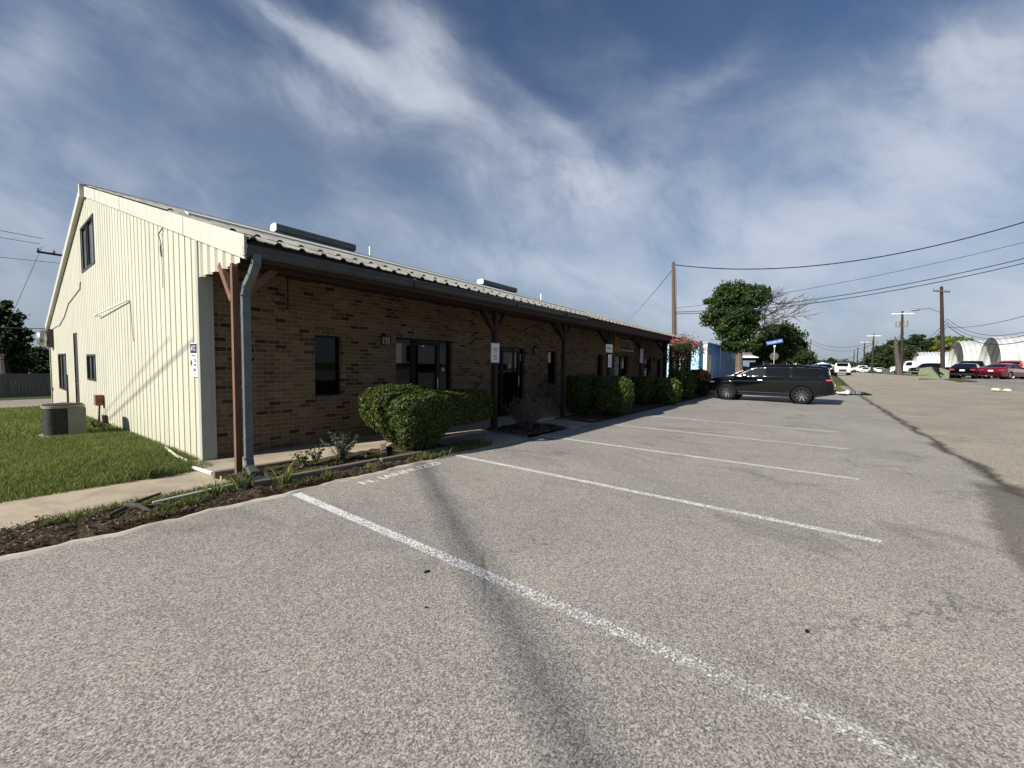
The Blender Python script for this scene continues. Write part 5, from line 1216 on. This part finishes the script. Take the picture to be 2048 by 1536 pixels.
# quonset huts
def hut(label,Xc,Rx,Hh,y0,y1,sign=False,stilt=0.0):
    z0=g1(Xc,y0)-.1; W=(Xc,y0,z0); o=thing('quonset_hut',label,'hut',W,0,None)
    def arc(t,r,h): 
        # slightly bulging arch
        return (Xc+r*math.cos(t)*(1+.06*math.sin(t)),z0+h*math.sin(t)**.92)
    n=28; nl=int((y0-y1)/.30); vs=[];fs=[]
    for k in range(nl*2+1):
        y=y0-(y0-y1)*k/(nl*2); rr=1+.016*math.sin(k*math.pi*.5)
        for i in range(n+1):
            x,z=arc(math.pi*i/n,Rx*rr,Hh*rr); vs.append((x,y,z))
    m_=n+1
    for k in range(nl*2):
        for i in range(n): fs.append((k*m_+i,k*m_+i+1,(k+1)*m_+i+1,(k+1)*m_+i))
    MB().add(vs,fs).build('vault_roof',MT['hut'],o,smooth=False,org=W)
    # recessed end wall
    yr=y0-1.7; mb=MB(); pts=[]
    for i in range(n+1): x,z=arc(math.pi*i/n,Rx*.965,Hh*.965); pts.append((x,yr,z))
    mb.poly_prism(pts,(0,-.12,0)); w=mb.build('end_wall',MT['white'],o,org=W)
    MB().box((Xc-1.6,yr+.003,z0),(Xc-.6,yr+.05,z0+2.1)).build('door',MT['frame'],w,org=W)
    MB().box((Xc+1.3,yr+.003,z0+1.0),(Xc+2.1,yr+.05,z0+2.0)).build('window',MT['glass'],w,org=W)
    if sign:
        MB().lathe([(0,.11),(1.15,.11),(1.15,.01)],(Xc-.2,yr,z0+Hh*.62),'y',28,cap=False).build('round_sign',MT['signdark'],w,org=W)
        MB().lathe([(.45,.14),(.62,.14),(.62,.115),(.45,.115),(.45,.14)],(Xc-.2,yr,z0+Hh*.62),'y',20,cap=False).build('sign_emblem',MT['signgrey'],w,org=W)
    return o
hut('largest white corrugated quonset hut at the right edge with a round dark sign',83.0,4.9,5.4,-18.5,-45,True)
hut('middle white corrugated quonset hut between the largest hut and the truck',100.0,5.4,5.85,-18.5,-45)
hut('low far white quonset hut behind the box truck',134.5,5.6,5.2,-18.5,-50)
# building across the road, seen in the door glass
def trailer(x0,lb):
    z=g1(x0,-24); W=(x0,-24,z); o=thing('cargo_trailer',lb,'trailer',W,0,'white cargo trailers across the street')
    MB().box((x0,-26,z+1.15),(x0+7,-23.6,z+3.5)).build('cargo_box',MT['white'],o,org=W); MB().box((x0+.3,-25.6,z+.85),(x0+6.7,-24,z+1.14)).build('chassis',MT['black'],o,org=W)
    for q in (4.6,5.8):
        w=MB().lathe([(.25,-1.1),(.48,-1.12),(.5,-.8),(.5,.8),(.48,1.12)],(x0+q,-24.8,z+.5),'y',18).build('wheel',MT['tyre'],o,org=W)
trailer(30.0,'white cargo trailer across the street mirrored in the wide double entrance'); trailer(44.0,'white cargo trailer across the street mirrored in the second shop door')
# fence on the left
z0=g1(0,41)-.25; W=(0,41,z0); o=thing('wooden_fence','weathered grey board fence behind the lane at the left edge','fence',W)
mb=MB(); x=-22
while x<24: 
    mb.box((x,41.0,z0-.4),(x+.135,41.025,z0+1.76+random.uniform(-.015,.015))); x+=.142
mb.build('boards',MT['fence'],o,org=W)
mb=MB(); mb.box((-22,41.03,z0+.4),(24,41.07,z0+.5)); mb.box((-22,41.03,z0+1.4),(24,41.07,z0+1.5)); mb.build('rail',MT['fence'],o,org=W)
# ================================================================ POLES, SIGN, CABLES
def upole(label,base,h,mat='poledark',r=.16,arm=None,arm_mat='steel',trans=0,lamp=None,lean=(0,0),armz=.5,group='utility poles along the far side of the street'):
    W=tuple(base); o=thing('utility_pole',label,'utility pole',W,0,group); b=Vector(base); t=b+Vector((lean[0],lean[1],h))
    MB().tube([b-Vector((0,0,.3)),b.lerp(t,.5),t],[r*1.2,r,r*.72],12).build('shaft',MT[mat],o,org=W)
    if arm:
        mb=MB(); c=t-Vector((0,0,armz)); mb.bar(c-Vector(arm)/2+Vector((-r,0,0)),c+Vector(arm)/2+Vector((-r,0,0)),.10,.12); mb.build('crossarm',MT[arm_mat],o,org=W)
        mb=MB()
        for f in (-.48,.48,-.25,.25): 
            q=c+Vector(arm)*f+Vector((-r,0,.06)); mb.lathe([(.05,0),(.08,.05),(.05,.1),(.07,.14),(.02,.2)],tuple(q),n=8)
        mb.build('insulator',MT['grey'],o,org=W)
    for k in range(trans):
        s=(-1,1)[k%2]; c=t-Vector((.25,-s*.42,2.4)); ms=MB(); ms.lathe([(.26,0),(.28,.05),(.28,.8),(.24,.88),(.0,.9)],tuple(c),n=16); ms.build('transformer',MT['actan'] if trans<3 else MT['steel'],o,org=W)
    if lamp:
        a,bz=lamp; p=t+Vector((0,0,bz)); q=p+Vector(a); mb=MB(); mb.tube([p,p.lerp(q,.4)+Vector((0,0,.35)),q+Vector((0,0,.15))],.035,6); mb.build('lamp_arm',MT['steel'],o,org=W)
        MB().lathe([(.02,-.45),(.13,-.25),(.16,.1),(.05,.35)],tuple(q+Vector((0,0,.12))),'y' if abs(a[1])>abs(a[0]) else 'x',10).build('lamp_head',MT['steel'],o,org=W)
    return o,t
# near pole behind the end of the shop
np_,nt_=upole('weathered brown utility pole rising behind the end of the shop roof',(31.9,8.6,0),9.45,'pole',.15,group=None,lean=(-.42,.33))
def PN(z,dx=0,dy=0): return (31.9-.42*z/9.45+dx,8.6+.33*z/9.45+dy,z)
mb=MB(); mb.tube([PN(9.0,.05,-.17),PN(6,.05,-.17),PN(3,.05,-.2),PN(.3,.05,-.22)],.018,5); mb.build('riser_cable',MT['cable'],np_,org=(31.9,8.6,0))
lanes=[]
A0=at(1887,742,44); bA=(A0[0],A0[1],g1(A0[0],A0[1]))
oA,tA=upole('tall dark utility pole with a plain crossarm beside the green dumpster',bA,9.75,r=.17,arm=(2.2,-1.6,.05),arm_mat='timber',armz=.55,lamp=((-1.25,2.1,.15),-2.75),lean=(-.52,.70))
B0=at(1803,748,62); bB=(B0[0],B0[1],g1(B0[0],B0[1]))
oB,tB=upole('dark utility pole with white crossarm and transformer cans behind the broken stump',bB,9.7,r=.18,arm=(.9,-2.6,0),arm_mat='white',trans=2,armz=.4,lean=(-.3,.4))
C1=at(1743,745,96); bC=(C1[0],C1[1],g1(C1[0],C1[1]))
oC,tC=upole('third utility pole down the road with pale transformer cans',bC,9.3,r=.17,arm=(.6,-2.6,0),arm_mat='white',trans=2,armz=.5)
D1=at(1726,745,135); oD,tD=upole('fourth utility pole down the road with one white can',(D1[0],D1[1],g1(D1[0],D1[1])),10.4,r=.19,arm=(.4,-2.4,0),arm_mat='white',trans=1,armz=.4)
E1=at(1713,745,172); oE,tE=upole('fifth utility pole down the road, taller of the last two',(E1[0],E1[1],g1(E1[0],E1[1])),10.4,r=.2,trans=1)
F1=at(1706,745,200); oF,tF=upole('farthest slim utility pole at the end of the road',(F1[0],F1[1],g1(F1[0],F1[1])),10.6,r=.2,trans=1)
G1=at(1618,745,112); oG,tG=upole('thin brown utility pole with a lamp arm right of the low tree',(G1[0],G1[1],g1(G1[0],G1[1])),9.2,'pole',.15,group=None,lamp=((-2.0,2.4,0),-1.2))
H1=at(1632,745,170); oH,tH=upole('short distant pole right of the thin brown one',(H1[0],H1[1],g1(H1[0],H1[1])),7.6,'poledark',.18,group=None)
# off-frame pole that the near cables run to
oZ,tZ=upole('dark utility pole across the street just outside the right edge',(35.5,-11.4,g1(35.5,-11.4)),10.8,r=.17,arm=(0,2.4,0),arm_mat='timber')
# pole behind the gable, crossarm just visible
Kp=at(146,500,27); oK,tK=upole('pole behind the metal gable with one crossarm tip showing',(Kp[0],Kp[1],g1(Kp[0],Kp[1])),Kp[2]+.9,'poledark',.14,arm=(2.9,0,0.0),arm_mat='poledark',armz=.5,group=None)
# broken tree stump
S0=at(1800,748,56); W=(S0[0],S0[1],g1(S0[0],S0[1])); o=thing('tree_stump','tall broken dead tree trunk leaning beside the transformer pole','dead tree',W)
b=Vector(W); t1=at(1791,688,56); t2=at(1790,672,56); t3=at(1797,680,56); t4=at(1784,692,56.)
MB().tube([b-Vector((0,0,.3)),b.lerp(Vector(t1),.5)+Vector((.1,0,0)),Vector(t1)],[.42,.30,.22],9).build('trunk',MT['deadwood'],o,org=W)
MB().tube([Vector(t1)-Vector((0,0,.4)),Vector(t1).lerp(Vector(t2),.6),Vector(t2)],[.16,.10,.03],7).build('broken_limb',MT['deadwood'],o,org=W)
MB().tube([Vector(t1)-Vector((0,0,.2)),Vector(t3)],[.2,.05],7).build('broken_limb',MT['deadwood'],o,org=W)
MB().tube([b.lerp(Vector(t1),.86),Vector(t4)+Vector((0,0,-.1)),Vector(t4)+Vector((0,.4,.2))],[.16,.10,.04],7).build('broken_limb',MT['deadwood'],o,org=W)
# cables
def cable(p,q,sag,r,label,n=26,name='overhead_cable'):
    p,q=Vector(p),Vector(q); pts=[]
    for k in range(n+1):
        t=k/n; c=p.lerp(q,t); c.z-=4*sag*t*(1-t); pts.append(c)
    mb=MB(); mb.tube(pts,r,5); o=mb.build(name,MT['cable'],org=tuple(p)); tag(o,label,'cable','overhead cables'); return o
zt_=9.2
cable(PN(9.22,0,-.12),(tZ.x,tZ.y,tZ.z-.55),1.55,.035,'thickest twisted cable from the top of the near pole out of the top right')
cable(PN(6.05,0,-.12),(tZ.x,tZ.y,tZ.z-1.9),.5,.014,'thin single cable above the paired cables leaving the near pole')
cable(PN(5.75,0,-.12),(tZ.x,tZ.y,tZ.z-2.75),.75,.024,'upper of the two paired cables crossing in front of the tall green tree')
cable(PN(5.62,0,-.12),(tZ.x,tZ.y,tZ.z-3.0),.80,.024,'lower of the two paired cables crossing in front of the tall green tree')
d=at(1252,642,1)-C0; k_=(ZE-SL*YE-H)/(d[2]-SL*d[1]); rp=C0+d*k_
cable(PN(8.75,-.15,.1),tuple(rp+np.array([0,0,.05])),.5,.022,'service cable dropping from the near pole to the shop roof')
zA=6.3
for i,(dz,sg,zq,lb) in enumerate([(0,2.3,5.9,'top cable of the bundle sagging from the dark pole to the right edge'),(-.35,2.35,5.75,'second cable of the bundle sagging from the dark pole to the right edge'),(-.6,2.6,5.5,'lowest and thickest cable sagging from the dark pole to the right edge'),(-.9,.8,6.6,'flatter cable rising from the dark pole to the right edge')]):
    cable((bA[0],bA[1],bA[2]+zA+dz),(tZ.x,tZ.y,zq-.75),sg*.72,.03 if i==2 else .02,lb)
for i,(dz,lb) in enumerate([(0,'top cable between the tall dark pole and the transformer pole'),(-.4,'middle cable between the tall dark pole and the transformer pole'),(-.8,'lowest cable between the tall dark pole and the transformer pole')]):
    cable((bA[0],bA[1],bA[2]+zA+dz),(bB[0]+.0,bB[1],bB[2]+5.6+dz),1.6+.2*i,.022,lb)
cable((bB[0],bB[1],bB[2]+6.6),(bC[0],bC[1],bC[2]+6.9),1.2,.03,'upper cable from the transformer pole to the third pole')
cable((bB[0],bB[1],bB[2]+6.3),(bC[0],bC[1],bC[2]+6.4),1.4,.03,'lower cable from the transformer pole to the third pole')
cable(tuple(tG-Vector((0,0,.3))),(bC[0],bC[1],bC[2]+7.4),1.6,.04,'upper cable crossing the road from the thin brown pole')
cable(tuple(tG-Vector((0,0,.9))),(bC[0],bC[1],bC[2]+6.9),2.0,.035,'lower cable crossing the road from the thin brown pole')
cable(tuple(tG-Vector((0,0,.3))),(66,8.5,8.4),1.2,.03,'cable from the thin brown pole back into the green trees')
cable((H1[0],H1[1],7.3),(E1[0],E1[1],7.8),1.6,.05,'distant low cable crossing the road')
# cables at the far left behind the gable
cable((Kp[0]-1.3,Kp[1],Kp[2]+.42),(-22,Kp[1]+2,Kp[2]+3.0),.4,.016,'top thin cable leaving the crossarm tip to the left edge')
cable((Kp[0]-1.45,Kp[1],Kp[2]+.05),(-22,Kp[1]+2,Kp[2]+2.3),.5,.014,'thin cable level with the crossarm tip at the left edge')
cable((Kp[0]-.6,Kp[1],Kp[2]-1.0),(-22,Kp[1]+2,Kp[2]-.3),.5,.014,'low thin cable at the left edge below the crossarm')
cable((Kp[0]-1.35,Kp[1],Kp[2]-.1),(Kp[0]-4.2,Kp[1]+1,g1(0,30)),.0,.012,'steep thin guy cable below the crossarm tip')
# service drop from the gable corner to the left
cable((2.0,28.9,3.0),(-9,33,4.5),.5,.02,'dark cable from the far corner of the gable into the dark trees')
# cables overhead behind the viewer's left: their shadows fall on wall and asphalt
sdir=Vector((math.cos(R(-12))*math.cos(R(28)),math.sin(R(-12))*math.cos(R(28)),-math.sin(R(28))))
def back(p,t): return Vector(p)-sdir*t
def shadowcable(P,Q,t,ext0,ext1,r,label):
    a,b=back(P,t),back(Q,t); d=(b-a); cable(tuple(a-d*ext0),tuple(b+d*ext1),0,r,label)
shadowcable((4.25,5.12,0),(1.42,.77,0),15.5,0.0,1.6,.020,'thick bundled cable overhead left of the lot')
shadowcable((4.40,5.12,0),(1.57,.72,0),15.5,0.0,1.6,.015,'second bundled cable overhead left of the lot')
shadowcable((2.07,16.06,-.25),(2.07,7.86,1.93),12.5,1.0,.0,.022,'cable overhead left of the metal wall')
shadowcable((2.07,12.99,.9),(2.07,9.18,2.0),12.5,1.0,0,.012,'thin cable overhead left of the metal wall')
# street name sign behind the suv
sp=(35.6,2.62); zz=g1(*sp); W=(sp[0],sp[1],zz); o=thing('street_sign','blue street name blade on a galvanised post behind the black suv','street sign',W)
MB().tube([(sp[0],sp[1],zz-.2),(sp[0],sp[1],3.25)],.035,8).build('sign_post',MT['steel'],o,org=W)
MB().box((sp[0]-.05,sp[1]-.07,3.22),(sp[0]+.05,sp[1]+.07,3.36)).build('bracket',MT['steel'],o,org=W)
xd=Vector((.10,-.98,.20)).normalized(); yd=Vector((0.0,.20,.98)); yd=(yd-xd*yd.dot(xd)).normalized(); nn=xd.cross(yd); c=Vector((sp[0]-.03,sp[1]+.02,3.60))
mb=MB(); mb.poly_prism([c+xd*a+yd*b for a,b in ((-.52,-.14),(.52,-.14),(.52,.14),(-.52,.14))],nn*.012); mb.build('name_blade',MT['signblue'],o,org=W)
text('lettering','Tracklin Dr',.20,tuple(c+nn*.016),xd,yd,MT['signwhite'],o,W,sx=1.0)
# back of a stop sign below it
MB().lathe([(0,-.008),(.30,-.008),(.30,.006),(0,.006)],(sp[0]+.045,sp[1],2.55),'x',8,cap=False).build('sign_back',MT['bronze'],o,org=W)
# small rocks at the far verge
mb=MB()
p=at(2003,774,24.5); 
for k in range(5): mb.lathe([(.0,-.05),(.16,0),(.12,.12),(0,.16)],(p[0]+random.uniform(-.6,.6),p[1]+random.uniform(-.2,.2),g1(p[0],p[1])+.05),n=7,cap=False)
tag(mb.build('rocks',MT['kerb'],org=(p[0],p[1],g1(p[0],p[1]))),'pale rocks at the corner of the far grass verge','rocks')
# dark green bin beside the stump
p=at(1771,747,75); z=g1(p[0],p[1]); tag(rr_prism(p[0]-.9,p[1]-.8,p[0]+.9,p[1]+.8,.2,z,z+1.2).build('utility_box',MT['dump'],org=(p[0],p[1],z)) if False else MB().poly_prism([(a,b,z) for a,b in rrect(p[0]-.5,p[1]-.5,p[0]+.5,p[1]+.5,.15)],(0,0,1.0)).build('utility_box',simple('dark_green_metal',(.03,.06,.045),.6),org=(p[0],p[1],z)),'dark green box in the grass left of the broken stump','utility box')
# ================================================================ LIGHT, SKY, CAMERA
SUN_EL,SUN_AZ=28.,-12.
sl=bpy.data.lights.new('sun','SUN'); sl.energy=5.0; sl.angle=R(.53); sl.color=(1,.945,.865)
so=bpy.data.objects.new('sun',sl); COL.objects.link(so); so.rotation_euler=sdir.to_track_quat('-Z','Y').to_euler()
w=bpy.data.worlds.new('World'); sc.world=w; w.use_nodes=True; nt=w.node_tree; ns,lk=nt.nodes,nt.links; bg=ns['Background']; bg.inputs['Strength'].default_value=.072
sky=N(nt,'ShaderNodeTexSky'); sky.sky_type='NISHITA'; sky.sun_disc=False; sky.sun_elevation=R(SUN_EL); sky.sun_rotation=math.atan2(-sdir.x,-sdir.y)%(2*math.pi)
sky.air_density=1.0; sky.dust_density=.6; sky.ozone_density=1.6
geo=N(nt,'ShaderNodeTexCoord'); sp_=N(nt,'ShaderNodeSeparateXYZ'); lk.new(geo.outputs['Generated'],sp_.inputs[0])
AXR,AXU,AXF=CAMX,CAMY,_F
def dotn(v):
    n=N(nt,'ShaderNodeVectorMath',operation='DOT_PRODUCT'); lk.new(geo.outputs['Generated'],n.inputs[0]); n.inputs[1].default_value=tuple(v); return n.outputs['Value']
den_=mth(nt,'MAXIMUM',mth(nt,'ADD',dotn(AXF),1.0),.08)
cb=N(nt,'ShaderNodeCombineXYZ'); lk.new(mth(nt,'DIVIDE',dotn(AXR),den_),cb.inputs[0]); lk.new(mth(nt,'DIVIDE',dotn(AXU),den_),cb.inputs[1]); CP=cb.outputs[0]
def skyp(u,v):
    d=ray(u,v); d=d/np.linalg.norm(d); k=1+d@_F; return np.array([d@CAMX/k,d@CAMY/k])
def mapn(co,loc=(0,0,0),rz=0,scl=(1,1,1)):
    m1=N(nt,'ShaderNodeVectorMath',operation='SUBTRACT'); m1.inputs[1].default_value=loc; lk.new(co,m1.inputs[0])
    m2=N(nt,'ShaderNodeVectorRotate'); m2.rotation_type='Z_AXIS'; m2.inputs['Angle'].default_value=rz; lk.new(m1.outputs[0],m2.inputs['Vector'])
    m3=N(nt,'ShaderNodeVectorMath',operation='MULTIPLY'); m3.inputs[1].default_value=scl; lk.new(m2.outputs[0],m3.inputs[0]); return m3.outputs[0]
# warp
wn=N(nt,'ShaderNodeTexNoise'); wn.inputs['Scale'].default_value=4.0; wn.inputs['Detail'].default_value=3; lk.new(CP,wn.inputs['Vector'])
wv=N(nt,'ShaderNodeVectorMath',operation='SUBTRACT'); lk.new(wn.outputs['Color'],wv.inputs[0]); wv.inputs[1].default_value=(.5,.5,.5)
ws_=N(nt,'ShaderNodeVectorMath',operation='SCALE'); ws_.inputs['Scale'].default_value=.13; lk.new(wv.outputs[0],ws_.inputs[0])
wa=N(nt,'ShaderNodeVectorMath',operation='ADD'); lk.new(CP,wa.inputs[0]); lk.new(ws_.outputs[0],wa.inputs[1]); WP=wa.outputs[0]
s2w=N(nt,'ShaderNodeVectorMath',operation='SCALE'); s2w.inputs['Scale'].default_value=.11; lk.new(wv.outputs[0],s2w.inputs[0])
sa=N(nt,'ShaderNodeVectorMath',operation='ADD'); lk.new(CP,sa.inputs[0]); lk.new(s2w.outputs[0],sa.inputs[1]); SP=sa.outputs[0]
def blob(c,e1,e2,soft=1.0,src=None):
    """c centre pixel, e1 pixel at end of long axis, e2 pixel at end of the short axis"""
    pc=skyp(*c); a=skyp(*e1)-pc; b=skyp(*e2)-pc; ang=math.atan2(a[1],a[0]); la=np.linalg.norm(a); lb=max(.02,abs(-math.sin(ang)*b[0]+math.cos(ang)*b[1]))
    v=mapn(src or SP,(pc[0],pc[1],0),-ang,(1/la,1/lb,0)); ln=N(nt,'ShaderNodeVectorMath',operation='LENGTH'); lk.new(v,ln.inputs[0])
    return mth(nt,'POWER',2.718,mth(nt,'MULTIPLY',mth(nt,'MULTIPLY',ln.outputs['Value'],ln.outputs['Value']),-1.3*soft))
fine=noise(nt,mapn(WP,rz=R(28),scl=(1,1.7,1)),8.5,10,.60,.15)
streak=noise(nt,mapn(WP,rz=R(20),scl=(.8,2.4,1)),4.2,8,.60,.2)
puff=noise(nt,CP,34,7,.62,.3)
B_=[]
def add(w_,*a,**k): B_.append(mth(nt,'MULTIPLY',blob(*a,**k),w_))
add(1.3,(700,130),(420,-20),(900,230)); add(.8,(850,140),(880,20),(930,160)); add(.6,(800,60),(700,-40),(900,60)); add(.55,(640,230),(840,285),(630,150)); add(.35,(300,120),(120,0),(330,220))
add(.50,(1010,330),(1250,440),(960,400)); add(.55,(1190,400),(1330,430),(1230,330)); add(.50,(1080,230),(1200,330),(980,190))
add(.30,(230,340),(520,440),(230,270)); add(.70,(30,440),(300,560),(0,330)); add(.40,(60,130),(180,60),(60,200)); add(.08,(560,360),(800,420),(560,310))
add(.42,(1400,150),(1500,85),(1370,120)); add(.95,(1800,360),(2300,60),(1600,250)); add(.70,(1950,120),(2300,-100),(1800,60)); add(.75,(1550,480),(1850,500),(1480,400)); add(.60,(950,520),(1200,560),(900,450)); add(.70,(1280,560),(1550,600),(1280,480))
add(.9,(2000,640),(2500,660),(1900,540)); add(.75,(1500,640),(1800,670),(1480,560)); add(.5,(60,600),(200,640),(60,500)); add(.35,(1400,330),(1700,230),(1330,250))
add(.20,(120,60),(600,60),(120,400)); add(.24,(1250,200),(1600,200),(1250,50)); add(.26,(900,420),(1500,420),(900,250))
tot=B_[0]
for q in B_[1:]: tot=mth(nt,'ADD',tot,q)
fr=ramp_out(nt,fine,[(.28,.35),(.52,.95),(.72,1.3)]); s2=ramp_out(nt,streak,[(.28,.72),(.52,1.0),(.75,1.18)])
den=mth(nt,'MULTIPLY',mth(nt,'MULTIPLY',tot,fr),s2)
base=mth(nt,'MULTIPLY',mth(nt,'MULTIPLY',ramp_out(nt,streak,[(.42,0),(.78,1)]),ramp_out(nt,fine,[(.4,0),(.75,1)])),.45)
den=mth(nt,'ADD',den,base)
pm=mth(nt,'MULTIPLY',mth(nt,'MULTIPLY',ramp_out(nt,puff,[(.52,0),(.68,1)]),.35),blob((1190,390),(1330,440),(1240,320)))
den=mth(nt,'ADD',den,pm); den=mth(nt,'SUBTRACT',1.0,mth(nt,'POWER',2.718,mth(nt,'MULTIPLY',mth(nt,'MULTIPLY',den,mth(nt,'ADD',den,.30)),-1.15))); tex_=noise(nt,mapn(SP,rz=R(30),scl=(1,1.6,1)),17,7,.6,.3); den=mth(nt,'MULTIPLY',den,ramp_out(nt,tex_,[(.25,.72),(.7,.92)]))
skyc=mixc(nt,1.0,sky.outputs[0],(.64,.71,.84),'MULTIPLY')
# haze towards the horizon
hz=ramp_out(nt,sp_.outputs[2],[(.0,1),(.10,.75),(.28,.28),(.55,0)])
skyc=mixc(nt,mth(nt,'MULTIPLY',hz,.92),skyc,(2.9,3.45,4.2))
final=mixc(nt,den,skyc,(5.7,6.2,7.0))
lk.new(final,bg.inputs[0])
cam=bpy.data.cameras.new('camera'); co_=bpy.data.objects.new('camera',cam); COL.objects.link(co_); sc.camera=co_
cam.sensor_fit='HORIZONTAL'; cam.sensor_width=36; cam.lens=FPX/2048*36; cam.shift_y=(PCY-768)/2048; cam.clip_end=5000; cam.clip_start=.05
Mx=Matrix(((CAMX[0],CAMY[0],-_F[0],0),(CAMX[1],CAMY[1],-_F[1],0),(CAMX[2],CAMY[2],-_F[2],H),(0,0,0,1))); co_.matrix_world=Mx
sc.view_settings.view_transform='Standard'; sc.view_settings.look='None'; sc.view_settings.exposure=.60; sc.view_settings.gamma=1
sc.render.resolution_x=1024; sc.render.resolution_y=768
sc.cycles.max_bounces=6; sc.cycles.transparent_max_bounces=8; sc.cycles.use_denoising=True
